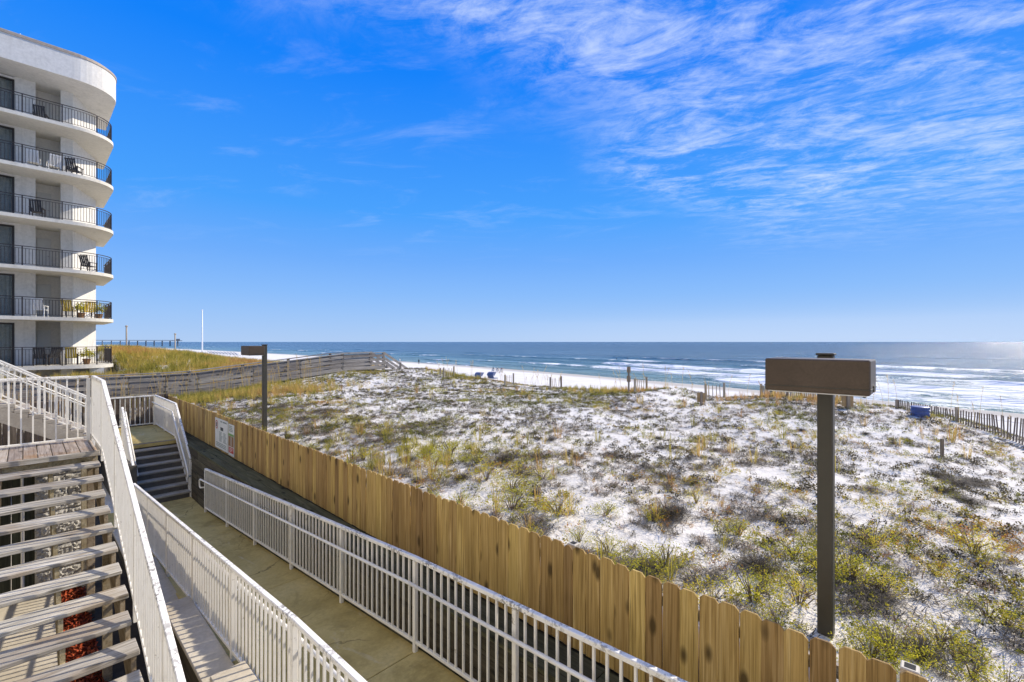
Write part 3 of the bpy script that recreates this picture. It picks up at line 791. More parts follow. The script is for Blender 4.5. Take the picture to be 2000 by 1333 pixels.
# ground court, block wall and mulch under the stairs
def make_court():
    o = MB().box(-6, 0.34, -2, 16.9, zd(4.262)-0.2, zd(4.262)).build('court_pavement', M['pale_concrete'])
    tag(o, 'pale concrete pavement under the wooden stairs', kind='structure')
    r = thing('block_wall', 'rough split-face concrete block wall under the plank landing', 'wall', (0.45, 11.2, zd(4.28)))
    off = -Vector(r.location)
    for row in range(12):
        z0 = zd(4.28)+row*0.2; sh = 0.2 if row % 2 else 0.0
        x = 0.10 - sh
        while x < 0.78:
            a, b = max(x, 0.10), min(x+0.4, 0.78)
            if b-a > 0.05:
                # split face: a coarse grid pushed in and out
                nx, nz = max(4, int((b-a)/0.025)), 8
                V = []; F = []
                for i in range(nx+1):
                    for j in range(nz+1):
                        e = (i in (0, nx)) or (j in (0, nz))
                        V.append((a+0.004+(b-a-0.008)*i/nx, 11.0 - (0 if e else random.uniform(0.0, 0.035)), z0+0.004+0.192*j/nz))
                for i in range(nx):
                    for j in range(nz):
                        p = i*(nz+1)+j; F.append((p, p+nz+1, p+nz+2, p+1))
                mb = MB(); mb.v = V; mb.f = F; mb.box(a+0.004, b-0.004, 11.002, 11.19, z0+0.004, z0+0.196)
                c = mb.build('block', M['block'], r); c.location = off
            x += 0.4
    # mulch bed
    V = []; F = []; T = []
    for i in range(2600):
        x = random.uniform(0.36, 0.68); y = random.uniform(7.0, 10.95)
        z = zd(4.26) + random.uniform(0, 0.05) + 0.03*math.sin(PI*(x-0.36)/0.32)
        a = random.uniform(0, PI); t = random.uniform(-0.7, 0.7); l = random.uniform(0.02, 0.05); w = random.uniform(0.005, 0.012)
        d = Vector((math.cos(a)*math.cos(t), math.sin(a)*math.cos(t), math.sin(t))); s = d.cross(Vector((random.random(), random.random(), 1))).normalized()
        c = Vector((x, y, z)); n = len(V)
        V += [c-d*l-s*w, c+d*l-s*w, c+d*l+s*w, c-d*l+s*w]; F.append((n, n+1, n+2, n+3)); T += [random.random()]*4
    me = fast_mesh('mulch', [tuple(v) for v in V], F, M['mulch'], {'tint': T})
    tag(link('bark_mulch', me), 'bright red bark mulch strip on the ground under the stairs', 'mulch', kind='stuff')
    # shaded back wall of the court under the upper stairs
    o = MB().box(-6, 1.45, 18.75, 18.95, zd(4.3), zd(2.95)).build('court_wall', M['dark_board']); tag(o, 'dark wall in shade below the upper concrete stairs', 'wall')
make_court()
def make_court_shade():
    o = MB().box(0.345, 1.29, -2, 16.9, zd(4.268)-0.2, zd(4.268)).build('court_shadow', M['shadow']); tag(o, 'painted soil strip between the wooden stairs and curb wall', kind='structure')  # ground strip with the shade beside the stairs put into its colour
    r = thing('shade_boards', 'dark green board skirting coloured for the shade under the plank landing', 'backing', (-1.4, 11.05, zd(4.28)))  # boards added as a dark sheet where the landing only casts shade
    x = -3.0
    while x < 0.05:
        MB().box(-0.068, 0.068, -0.012, 0.012, 0, 2.42).build('board', M['shade_board'], r, (x+1.4+0.07, random.uniform(-0.004, 0.004), 0), bevel=0.003); x += 0.142
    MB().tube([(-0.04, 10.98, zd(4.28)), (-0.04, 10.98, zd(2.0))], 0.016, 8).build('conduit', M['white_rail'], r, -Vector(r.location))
make_court_shade()
def make_bounce_block():  # unseen front, added to bounce warm light onto fence and railings
    """block added out of view behind and beside the camera, its front in sun"""
    r = thing('bounce_block', 'added unseen cream stucco front with windows bouncing sunlight by the wooden stairs', 'building', (-3.2, 0, zd(4.28))); off = -Vector(r.location)
    MB().box(-16, -3.2, -26, 15.5, zd(4.3), zd(-11.5)).build('wall', M['stucco'], r, off)
    MB().box(-16.2, -3.0, -26.2, 15.7, zd(-11.5), zd(-11.9)).build('roof_edge', M['flash'], r, off)
    for fl in range(5):
        z = zd(1.7)+fl*2.74-2.74
        for k in range(9):
            y = -23.5+k*4.3
            f = MB()
            for (a, b) in ((y, y+0.07), (y+0.86, y+0.92), (y+1.73, y+1.8)): f.box(-3.2, -3.13, a, b, z+0.6, z+2.1)
            f.box(-3.2, -3.13, y+0.0701, y+1.7299, z+0.6, z+0.67); f.box(-3.2, -3.13, y+0.0701, y+1.7299, z+2.03, z+2.1)
            w = f.build('window_frame', M['frame_dark'], r, off)
            MB().box(-3.19, -3.165, y+0.05, y+1.75, z+0.65, z+2.05).build('pane', M['glass_dark'], w)
make_bounce_block()

# ------------------------------------------------------------------ upper concrete flight, lower landing, lower flight
L2 = 2.86
def make_concrete_stairs():
    r = thing('concrete_stairs', 'worn concrete stairs coming down sideways to the lower landing', 'stairs', (0.5, 17.8, zd(4.28)))
    off = -Vector(r.location)
    n = 10; rise = 0.163; go = 0.255; x1 = 1.58
    for i in range(n):
        xa = x1 - go*(i+1); z = zd(L2) + rise*(i+1)
        s = MB().box(xa, xa+go+0.03, 17.0+0.01, 18.55, z-0.10, z).build('step', M['stair_concrete'], r, bevel=0.012); s.location = off
        s = MB().box(xa+0.012, xa+go-0.002, 17.012, 18.55, z-0.10-rise+0.06, z-0.10).build('riser', M['stair_concrete'], r); s.location = off
    # side stringer wall and soffit
    xt = x1-go*n
    poly = [(x1+0.03, zd(L2)+0.02), (xt-1.2, zd(L2)+rise*n-0.03+1.2*rise/go*0), (xt-1.2, zd(L2)+rise*n-0.52), (xt, zd(L2)+rise*n-0.50), (x1+0.03, zd(L2)-0.48)]
    poly = [(x1+0.03, zd(L2)-0.02), (x1+0.03, zd(L2)-0.42), (xt, zd(L2)+rise*n-0.44), (xt-2.5, zd(L2)+rise*n-0.44), (xt-2.5, zd(L2)+rise*n-0.10), (xt, zd(L2)+rise*n-0.10)]
    m = MB(); m.extrude(poly, 'y', 17.0, 18.55); o = m.build('stringer', M['stair_concrete'], r); o.location = off
    return rise*n, xt
top_h, xt = make_concrete_stairs()
railing('stair_railing', 'white railing on the near side of the sideways concrete stairs', RAILS,
        [(xt, 17.08, zd(L2)+top_h), (1.45, 17.08, zd(L2)+0.06)], 1.06, 0.10, 0.115, 1.5, -1, (False, True), foot=0.05)
railing('stair_railing', 'white railing on the far side of the sideways concrete stairs', RAILS,
        [(xt, 18.48, zd(L2)+top_h), (1.45, 18.48, zd(L2)+0.06)], 1.06, 0.10, 0.115, 1.5, +1, foot=0.05)
def make_lower_stairs():
    r = thing('lower_stairs', 'dark concrete steps with landing climbing from the low end of ramp', 'stairs', (2.5, 15.5, zd(4.28)))
    off = -Vector(r.location)
    o = MB().box(1.585, 3.10, 16.46, 19.85, zd(L2)-0.14, zd(L2)).build('landing_slab', M['ramp'], r, bevel=0.01); o.location = off
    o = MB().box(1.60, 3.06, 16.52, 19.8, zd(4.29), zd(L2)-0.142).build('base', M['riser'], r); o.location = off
    n = 8; rise = (4.185-L2)/n; y0 = 14.72; go = 0.25
    for i in range(n):
        y = y0 + go*i; z = zd(4.185)+rise*(i+1)
        if i == n-1: y_end = 16.457
        else: y_end = y+go+0.02
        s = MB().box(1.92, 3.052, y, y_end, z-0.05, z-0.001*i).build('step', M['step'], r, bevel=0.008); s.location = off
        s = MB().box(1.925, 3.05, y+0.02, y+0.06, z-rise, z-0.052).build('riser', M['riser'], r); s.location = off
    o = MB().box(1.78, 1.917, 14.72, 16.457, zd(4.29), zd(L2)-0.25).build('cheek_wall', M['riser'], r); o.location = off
make_lower_stairs()
railing('landing_railing', 'white railing across the back of the lower landing before old boards', RAILS,
        [(1.62, 19.74, zd(L2)), (3.03, 19.74, zd(L2))], 1.03, 0.04, 0.125, 1.6, 0, hand=False)
railing('landing_railing', 'white railing down the fence side of lower landing and dark steps', RAILS,
        [(3.05, 19.68, zd(L2)), (3.05, 16.55, zd(L2)), (3.05, 14.75, zd(4.185))], 1.04, 0.04, 0.115, 1.7, +1, (False, True))
railing('stair_railing', 'white railing on the court side of the dark lower steps', RAILS,
        [(1.85, 16.7, zd(L2)), (1.85, 14.75, zd(4.185))], 1.04, 0.04, 0.115, 1.9, -1, (True, False))
def make_old_boards():
    r = thing('board_screen', 'old dark stained board screen behind the lower landing railing', 'fence', (2.4, 19.97, zd(4.2)))
    x = -1.2
    while x < 3.4:
        h = 4.2-1.84+random.uniform(-0.01, 0.01)
        o = MB().box(-0.068, 0.068, -0.012, 0.012, 0, h).build('board', M['old_board'], r, (x-2.4+0.07, random.uniform(-0.006, 0.006), 0), bevel=0.003)
        x += 0.146
make_old_boards()

# ------------------------------------------------------------------ lamps
def make_lamp():
    r = thing('path_lamp', 'bronze shoebox lamp', 'lamp')
    MB().box(-0.05, 0.05, -0.05, 0.05, -1.5, 2.12).build('post', M['post_paint'], r, bevel=0.008)
    MB().box(-0.058, 0.058, -0.058, 0.058, 2.118, 2.135).build('post_cap', M['post_paint'], r, bevel=0.004)
    MB().box(-0.105, -0.048, -0.035, 0.035, 1.93, 2.03).build('arm', M['post_paint'], r, bevel=0.004)
    h = MB().box(-0.45, -0.10, -0.305, 0.305, 1.87, 2.10).build('housing', M['bronze'], r, bevel=0.008)
    MB().box(-0.43, -0.12, -0.285, 0.285, 1.862, 1.871).build('lens', M['white_plastic'], h)
    MB().box(-0.4535, -0.0965, -0.3085, 0.3085, 1.905, 1.911).build('seam', M['post_paint'], h)
    MB().box(-0.30, -0.25, -0.312, -0.304, 1.885, 1.925).build('latch', M['post_paint'], h)
    for y in (-0.27, 0.27): MB().tube([(-0.42, y, 1.868), (-0.42, y, 1.855)], 0.008, 8).build('screw', M['frame_dark'], h)
    return r
lamp = make_lamp()
lamp.location = (4.15, 0.62, zd(2.22)); lamp['label'] = 'bronze shoebox lamp on post behind fence near the green shrubs'
lamp2 = copy_tree(lamp); lamp2.location = (4.15, 12.5, zd(2.20)); lamp2['label'] = 'bronze shoebox lamp on post behind fence near the notice boards'
for l_ in (lamp, lamp2): l_['group'] = 'lamps along the fence'

# ------------------------------------------------------------------ boardwalk over the dune
BW = 25.0
def bw_drop(x): return float(np.interp(x, [-3, 5.2, 12.6, 15.2], [2.50, 2.46, 1.68, 1.66]))
def make_boardwalk():
    r = thing('boardwalk', 'grey weathered boardwalk with plank rails climbing over the dune', 'boardwalk', (9, BW+0.8, zd(2.4)))
    off = -Vector(r.location)
    Hh = 1.0
    px = [4.15-1.2*5, 4.15-1.2*4, 4.15-1.2*3, 4.15-1.2*2, 2.95, 4.23, 5.43, 7.75, 10.04, 12.45, 15.1]
    for y, s in ((BW, -1), (BW+1.55, 1)):
        for x in px:
            d = bw_drop(x)
            o = MB().box(x-0.07, x+0.07, y-0.045, y+0.045, zd(d)-0.7, zd(d)+Hh-0.02).build('post', M['grey_wood_z'], r, bevel=0.006); o.location = off
        for a, b in zip(px[:-1], px[1:]):
            da, db = bw_drop(a), bw_drop(b)
            yy = y + s*0.062
            m = MB().beam((a, y, zd(da)+Hh+0.004), (b, y, zd(db)+Hh+0.004), 0.20, 0.04); o = m.build('cap_board', M['grey_wood_x'], r); o.location = off
            for k in range(4):
                h = 0.10 + k*0.235 + 0.02
                m = MB().beam((a+0.01, yy, zd(da)+h), (b-0.01, yy, zd(db)+h), 0.032, 0.150 if k else 0.20); o = m.build('rail_board', M['grey_wood_x'], r); o.location = off
    x = px[0]
    while x < 15.1:
        z = zd(bw_drop(x)); sl = math.atan2(bw_drop(x)-bw_drop(x+0.14), 0.14)
        o = MB().box(-0.068, 0.068, -0.75, 0.75, -0.035, 0).build('deck_plank', M['grey_wood_y'], r, (x+off.x+0.07, BW+0.775+off.y, z+off.z+0.02)); o.rotation_euler = (0, -sl, 0)
        x += 0.146
    # stairs down to the beach
    n = 11
    for i in range(n):
        o = MB().box(15.15+i*0.30, 15.15+i*0.30+0.28, BW+0.03, BW+1.52, zd(1.66)-0.19*(i+1)-0.04, zd(1.66)-0.19*(i+1)).build('step', M['grey_wood_y'], r); o.location = off
    for y in (BW, BW+1.55):
        a = Vector((15.1, y, zd(1.66))); b = Vector((15.15+n*0.30, y, zd(1.66)-0.19*n))
        for h, w in ((1.0, 0.14), (0.70, 0.14), (0.42, 0.14), (-0.10, 0.25)):
            m = MB().beam(a+Vector((0, 0, h)), b+Vector((0, 0, h)), 0.04, w); o = m.build('stair_rail_board', M['grey_wood_x'], r); o.location = off
        for t in (0.36, 0.72, 1.0):
            p = a.lerp(b, t); o = MB().box(p.x-0.05, p.x+0.05, p.y-0.05, p.y+0.05, p.z-1.6, p.z+1.1).build('post', M['grey_wood_z'], r); o.location = off
make_boardwalk()

# ------------------------------------------------------------------ sand fences, posts and small signs on the dune
def gz(x, y): return float(ground_z(x, y))
SLATM = {}
def slat_mesh(h, mat, w=0.036, t=0.009):
    key = (round(h, 2), mat, w)
    if key not in SLATM: SLATM[key] = MB().box(-t/2, t/2, -w/2, w/2, -0.25, h).mesh('slat', M[mat])
    return SLATM[key]
def sand_fence(label, a, b, h, n, mat='slat', posts=2, wire=True, lean=0.05, topz=None, tw=0.036):
    a = Vector(a); b = Vector(b); g = gz(a.x, a.y)
    r = thing('sand_fence', label, 'sand fence', (a.x, a.y, g), 0, 'slatted sand fences on the dune crest')
    d = Vector((b.x-a.x, b.y-a.y)); rz = math.atan2(d.y, d.x)-PI/2
    tops = []
    for i in range(n):
        t = i/(n-1); x, y = a.x+d.x*t, a.y+d.y*t; z = gz(x, y)
        hh = h if topz is None else max(0.25, topz[0]+(topz[1]-topz[0])*t - z)
        hh += random.uniform(-0.015, 0.015)
        o = link('slat', slat_mesh(hh, mat, tw), r, (x-a.x, y-a.y, z-g))
        o.rotation_euler = (random.gauss(0, lean) + 0.06*math.sin(i*0.35), random.gauss(0, lean*0.5), rz)
        tops.append(Vector((x-a.x, y-a.y, z-g+hh)))
    if wire:
        for f in (0.12, 0.45):
            MB().tube([p - Vector((0, 0, f)) for p in tops], 0.004, 5).build('wire', M['galv'], r)
    for k in range(posts):
        t = 0.0 if posts == 1 else k/(posts-1); x, y = a.x+d.x*t, a.y+d.y*t; z = gz(x, y)
        hh = (h if topz is None else topz[0]+(topz[1]-topz[0])*t - z)+0.07
        MB().tube([(x-a.x+0.03, y-a.y, z-g-0.3), (x-a.x+0.03, y-a.y, z-g+hh)], 0.045, 8, 0.042).build('post', M['slat_pale'], r)
    return r
# long run going down the right-hand side of the dune
pA = at_depth(1750, 700, 12.9); pB = at_depth(2015, 700, 10.6)
sand_fence('long dark slatted sand fence running down the dune shoulder by the blue barrel', (pA.x+0.4, pA.y, 0), (pB.x, pB.y, 0), 0.6, 54, 'slat', 3, True, 0.03, (zd(1.75), zd(1.80)), 0.026)
pA = at_depth(1478, 700, 15.6); pB = at_depth(1640, 700, 13.9)
sand_fence('short pale slatted sand fence half buried behind the dune crest grass', (pA.x+0.5, pA.y, 0), (pB.x+0.5, pB.y, 0), 0.42, 40, 'slat_pale', 2, True, 0.05)
for px, z, w in ((876, 24.5, 0.55), (994, 22.2, 0.42), (1085, 20.6, 0.5), (1251, 17.7, 0.45), (1396, 16.2, 0.62)):
    c = at_depth(px, 700, z); dd = ray(px).copy(); dd.z = 0; dd.normalize()
    side = Vector((dd.y, -dd.x, 0))
    a = c - side*w*0.5; b = c + side*w*0.5 + dd*0.9
    lab = {876: 'weathered sand fence stub on the crest closest to the boardwalk stairs', 994: 'weathered sand fence stub on the crest in front of the seated beach group',
           1085: 'weathered sand fence stub on bare crest between stub fences and marker post', 1251: 'weathered sand fence stub right beside the tall marker post', 1396: 'weathered sand fence stub between two round posts behind a tan sign'}[px]
    sand_fence(lab, (a.x, a.y, 0), (b.x, b.y, 0), 0.50, 6, 'slat_pale', 2, True, 0.06)
def post_sign(name, label, p, h, w, bh, bz, cat, two=False):
    z = gz(p.x, p.y); r = thing(name, label, cat, (p.x, p.y, z))
    MB().box(-0.035, 0.035, -0.035, 0.035, -0.3, h).build('post', M['slat'], r, bevel=0.006)
    dd = ray(1000); 
    m = MB().box(-0.012, 0.012, -w/2, w/2, bz, bz+bh).build('board', M['sign_tan'], r, (0.05, 0, 0), bevel=0.004)
    if two:
        MB().box(-0.012, 0.012, -w/2, w/2, bz+bh+0.12, bz+bh*2+0.10).build('board', M['sign_tan'], r, (0.05, 0, 0), bevel=0.004)
    r.rotation_euler = (0, 0, 0.5)
    return r
post_sign('marker_post', 'tall thin post with two small tan boards on the dune crest', at_depth(1228, 700, 17.6), 1.05, 0.14, 0.24, 0.45, 'post', True)
post_sign('dune_sign', 'small tan sign on dark post in front of round fence posts', at_depth(1370, 700, 14.6), 0.42, 0.25, 0.30, 0.08, 'sign')
post_sign('dune_sign', 'small tan sign on dark post beside tall grass and barrel', at_depth(1657, 700, 12.6), 0.44, 0.28, 0.32, 0.08, 'sign')
p = at_drop(1840, 890, 2.15)
o = MB().box(-0.03, 0.03, -0.03, 0.03, -0.3, 0.34).build('stub_post', M['slat'], None, (p.x, p.y, gz(p.x, p.y)), bevel=0.006); tag(o, 'short dark wooden stub post in sand beside dead brush', 'post')
for px, z, h, lab in ((1507, 15.2, 0.42, 'weathered round post on the crest left of the short pale sand fence'), (1538, 14.7, 0.36, 'shorter weathered round post at the start of the short pale sand fence'), (860, 25.5, 0.42, 'thin weathered post beside the boardwalk end of the dune crest')):
    p = at_depth(px, 700, z); o = MB().tube([(0, 0, -0.3), (0, 0, h*0.6), (0.01, 0, h)], 0.042, 8, 0.038).build('crest_post', M['slat_pale'], None, (p.x, p.y, gz(p.x, p.y))); tag(o, lab, 'post')

def make_barrel():
    p = at_depth(1797, 700, 12.0); x, y = p.x, p.y
    r = thing('trash_barrel', 'blue plastic barrel standing at the head of the slatted sand fence', 'barrel', (x, y, gz(x, y)))
    r.scale = (0.72, 0.72, 1)
    h = zd(1.70)-gz(x, y); b0 = -0.25
    prof = [(0.24, b0), (0.26, b0+0.04), (0.27, h*0.3), (0.285, h*0.32), (0.285, h*0.36), (0.27, h*0.38), (0.27, h*0.62), (0.285, h*0.64), (0.285, h*0.68), (0.265, h*0.70), (0.25, h-0.05), (0.24, h-0.04)]
    MB().lathe(prof, 24).build('drum', M['blue'], r, smooth=False)
    MB().lathe([(0.25, h-0.05), (0.272, h-0.045), (0.272, h-0.01), (0.24, h), (0.02, h+0.01)], 24).build('lid', M['blue'], r)
make_barrel()

# ------------------------------------------------------------------ apartment building
FL = [1.35, -1.39, -4.13, -6.87, -9.61, -12.35]       # floor drops (negative = above the eye)
FF = 36.0
def outline(grow=0.0, back=43.0, x0=-9.0):
    """slab outline: straight front, rounded right-hand corner"""
    pts = [(x0, FF-grow), (1.9, FF-grow)]
    cx, cy, rx, ry = 1.9, FF+1.75, 1.85+grow, 1.75+grow
    for i in range(1, 13):
        a = -PI/2 + (PI/2)*i/12
        pts.append((cx+rx*math.cos(a), cy+ry*math.sin(a)))
    pts += [(3.75+grow, back), (x0, back)]
    return pts
def make_building():
    r = thing('apartment_building', 'cream stuccoed apartment block with curved balconies and dark railings', 'building', (1.0, 38, zd(3.05)))
    off = -Vector(r.location)
    def add(mb, name, mat, parent=r, bevel=0.0):
        o = mb.build(name, M[mat] if isinstance(mat, str) else mat, parent, bevel=bevel)
        if parent is r: o.location = off
        return o
    top = zd(-14.95); gr = zd(3.1); W = 38.0
    wall = MB()
    wall.box(-9, -2.6, W, 50, gr, top)                               # far left mass
    wall.box(-2.6, -0.43, W+1.2, 50, gr, top)                        # behind windows
    wall.box(-0.43, 0.39, W, 50, gr, top)                            # wall strip
    wall.box(0.39, 1.42, W+1.1, 50, gr, top)                         # recess back
    wall.prism([(1.42, W), (1.94, W), (3.2, 41.0), (3.2, 50), (1.42, 50)], gr, top)
    add(wall, 'wall', 'stucco')
    for i, d in enumerate(FL):
        z = zd(d)
        sl = MB().prism(outline(0.0), z-0.19, z); add(sl, 'slab', 'slab', bevel=0.0)
        # window with frame
        if True:
            wz1 = z+2.42
            fr = MB()
            for (xa, xb) in ((-2.6, -2.5), (-1.55, -1.47), (-0.53, -0.432)): fr.box(xa, xb, W-0.02, W+0.08, z+0.004, wz1)
            fr.box(-2.6, -0.432, W-0.018, W+0.08, wz1-0.09, wz1); fr.box(-2.6, -0.432, W-0.018, W+0.08, z+0.004, z+0.07)
            f = add(fr, 'window_frame', 'frame_dark')
            g = MB().box(-2.55, -0.48, W+0.03, W+0.045, z+0.05, wz1-0.05).build('pane', M['glass'], f)
            cu = MB()
            for j in range(24):
                x = -2.52+j*0.085; cu.quad((x, W+0.22+0.03*(j % 2), z+0.05), (x+0.085, W+0.22+0.03*((j+1) % 2), z+0.05), (x+0.085, W+0.22+0.03*((j+1) % 2), wz1), (x, W+0.22+0.03*(j % 2), wz1))
            cu.build('curtain', M['curtain'], f)
            top_fill = MB().box(-2.6, -0.432, W-0.001, W+1.2, wz1+0.002, z+2.55); add(top_fill, 'lintel', 'stucco')
        dr = MB().box(0.45, 1.05, W+1.06, W+1.098, z+0.003, z+2.05); dd = add(dr, 'door', 'door', bevel=0.01)
        MB().tube([(0.98, W+1.06, z+1.0), (0.98, W+1.0, z+1.0), (0.90, W+1.0, z+1.0)], 0.012, 6).build('door_handle', M['frame_dark'], dd)
        # railing along the slab edge
        path = [Vector((x, y, 0)) for x, y in outline(-0.10, 41.5, -3.2)][:-1]
        rl = thing_part('balcony_railing', r, off)
        for h, s in ((1.05, 0.05), (0.93, 0.03), (0.10, 0.03)):
            m = MB()
            for a, b in zip(path[:-1], path[1:]): m.beam(a+Vector((0, 0, z+h)), b+Vector((0, 0, z+h)), s, s*0.7)
            m.build('top_rail' if h > 1 else 'rail', M['railing_dark'], rl)
        bm_ = baluster_mesh(0.83, 'railing_dark', 0.022)
        pm = SLATM.setdefault('bpost', MB().box(-0.028, 0.028, -0.028, 0.028, 0, 1.04).mesh('post', M['railing_dark']))
        # walk along the path
        acc = 0.0; k = 0
        for a, b in zip(path[:-1], path[1:]):
            Lg = (b-a).length
            while acc < Lg:
                p = a + (b-a)*(acc/Lg)
                if k % 12 == 0: link('post', pm, rl, (p.x, p.y, z+0.002))
                else: link('baluster', bm_, rl, (p.x, p.y, z+0.10))
                acc += 0.128; k += 1
            acc -= Lg
    # roof slab and the tall parapet band
    add(MB().prism(outline(0.12), zd(-14.95), zd(-16.3)), 'parapet', 'stucco')
    add(MB().prism(outline(0.16), zd(-16.3), zd(-16.42)), 'roof_edge', 'flash')
    add(MB().prism(outline(0.02), zd(-16.42), zd(-16.52)), 'roof', 'pale_concrete')
    for px_, y_ in ((3.2, 38.2), (1.2, 36.6), (-0.2, 36.4)):
        add(MB().tube([(px_, y_, zd(-16.5)), (px_, y_, zd(-17.0 if px_ > 3 else -16.75))], 0.02, 6), 'vent_pipe', 'pole_white')
    # ground-floor piers below the lowest slab
    add(MB().box(2.6, 3.2, 36.4, 37.0, gr, zd(1.542)), 'pier', 'stucco')
    add(MB().box(-1.3, -0.3, 36.6, 37.0, gr, zd(1.542)), 'pier', 'stucco')
    return r
def thing_part(name, parent, off):
    o = bpy.data.objects.new(name, None); COL.objects.link(o); o.parent = parent; o.location = off; o.empty_display_size = 0.2
    return o
make_building()

# balcony furniture
def make_chair(label, mat_f, mat_s, kind):
    r = thing('balcony_chair', label, 'chair', (0, 0, 0), 0, 'chairs on the balconies')
    for sx in (-0.25, 0.25):
        MB().beam((sx, -0.24, 0), (sx, -0.24, 0.62), 0.04, 0.04).build('leg', M[mat_f], r)
        MB().beam((sx, 0.26, 0), (sx, 0.22, 0.62), 0.04, 0.04).build('leg', M[mat_f], r)
        MB().box(sx-0.035, sx+0.035, -0.30, 0.28, 0.62, 0.65).build('armrest', M[mat_f], r)
    MB().box(-0.24, 0.24, -0.25, 0.24, 0.40, 0.44).build('seat', M[mat_s], r)
    for i in range(5):
        x = -0.2+i*0.1
        MB().beam((x, 0.22, 0.42), (x, 0.42, 1.02), 0.075, 0.02).build('back_slat', M[mat_s], r)
    MB().beam((-0.25, 0.40, 0.98), (0.25, 0.40, 0.98), 0.03, 0.05).build('back_rail', M[mat_f], r)
    return r
c_white = make_chair('white slatted chair', 'white_plastic', 'white_plastic', 0)
c_dark = make_chair('dark chair', 'railing_dark', 'black_sling', 1)
c_yel = make_chair('dark chair with yellow cushions', 'railing_dark', 'yellow', 2)
def put(src, used, loc, rz, label):
    o = src if not used else copy_tree(src)
    o.location = loc; o.rotation_euler = (0, 0, rz); o['label'] = label
    return o
u = [False, False, False]
spots = [(0, 0.55, 37.0, 1, 2.8, 'white slatted chair on the second balcony up, left of the yellow chairs'),
         (0, 0.30, 37.0, 4, 3.0, 'white slatted chair on the fifth balcony up, before the recessed door'),
         (0, 1.10, 37.0, 4, 3.3, 'white slatted chair on the fifth balcony up, before the wall pier'),
         (1, 1.95, 37.0, 4, 2.6, 'dark chair on the fifth balcony up beside two white chairs'),
         (1, 0.60, 37.1, 0, 2.9, 'dark chair on the lowest balcony before the wall pier'),
         (1, 1.05, 37.6, 0, 3.6, 'dark chair on the lowest balcony, turned towards the yellow chair'),
         (1, 2.6, 37.4, 2, 2.4, 'dark chair at the curved end of the third balcony up'),
         (1, 0.45, 37.0, 3, 2.9, 'dark chair on the fourth balcony up'),
         (1, 0.6, 37.5, 5, 2.9, 'dark chair on the top balcony before the recessed door'),
         (2, 1.75, 37.0, 1, 2.7, 'dark chair with yellow cushions on the second balcony up, by the wall pier'),
         (2, 2.55, 37.4, 1, 3.4, 'dark chair with yellow cushions on the second balcony up, at the curved end'),
         (2, 1.85, 37.2, 0, 3.0, 'dark chair with yellow cushions on the lowest balcony')]
for k, x, y, fl, rz, lab in spots:
    put((c_white, c_dark, c_yel)[k], u[k], (x, y, zd(FL[fl])), rz, lab); u[k] = True

# ------------------------------------------------------------------ far things: poles, far boardwalk, pier
def pole(name, label, px, depth, ytop, mat, r0, r1, cat):
    p = at_depth(px, 668, depth); z = gz(p.x, p.y); top = CZ + (668-ytop)/888.9*depth
    o = MB().tube([(0, 0, -0.4), (0, 0, (top-z)*0.5), (0, 0, top-z)], r0, 10, r1).build('shaft', M[mat], None, (0, 0, 0), smooth=True)
    r = thing(name, label, cat, (p.x, p.y, z)); o.parent = r
    MB().lathe([(r1*1.2, 0), (r1*2.0, r1), (r1*1.2, r1*2.2), (0.002, r1*2.6)], 10, (0, 0, top-z)).build('cap', M[mat], r)
pole('flag_pole', 'slim white bare flagpole standing on the far beach', 395, 95, 607, 'pole_white', 0.16, 0.09, 'pole')
pole('timber_post', 'tall brown timber pole beside the far dark boardwalk', 247, 52, 639, 'slat_pale', 0.085, 0.075, 'pole')
pole('timber_post', 'tall brown timber pole on sand between far boardwalk and flagpole', 342, 60, 654, 'slat_pale', 0.085, 0.075, 'pole')
def far_boardwalk():
    a = at_depth(186, 668, 50); b = at_depth(273, 668, 50); c = at_depth(301, 668, 52)
    zb = 7.35
    r = thing('far_boardwalk', 'dark wooden boardwalk end beyond the grassy hill', 'boardwalk', (a.x, a.y, zb-0.9)); off = -Vector(r.location)
    def P(p, z): return Vector((p.x, p.y, z))
    for h in (0.0, 0.28, 0.55):
        m = MB().beam(P(a, zb-0.45+h), P(b, zb-0.45+h), 0.05, 0.17); m.build('rail_board', M['dark_board'], r, off)
        m = MB().beam(P(b, zb-0.45+h), P(c, zb-1.6+h), 0.05, 0.17); m.build('rail_board', M['dark_board'], r, off)
    for t in np.linspace(0, 1, 5):
        p = a.lerp(b, float(t)); MB().box(p.x-0.09, p.x+0.09, p.y-0.09, p.y+0.09, gz(p.x, p.y)-0.3, zb+0.25).build('post', M['dark_board'], r, off)
    MB().box(c.x-0.08, c.x+0.08, c.y-0.08, c.y+0.08, gz(c.x, c.y)-0.3, zb-0.7).build('post', M['dark_board'], r, off)
far_boardwalk()
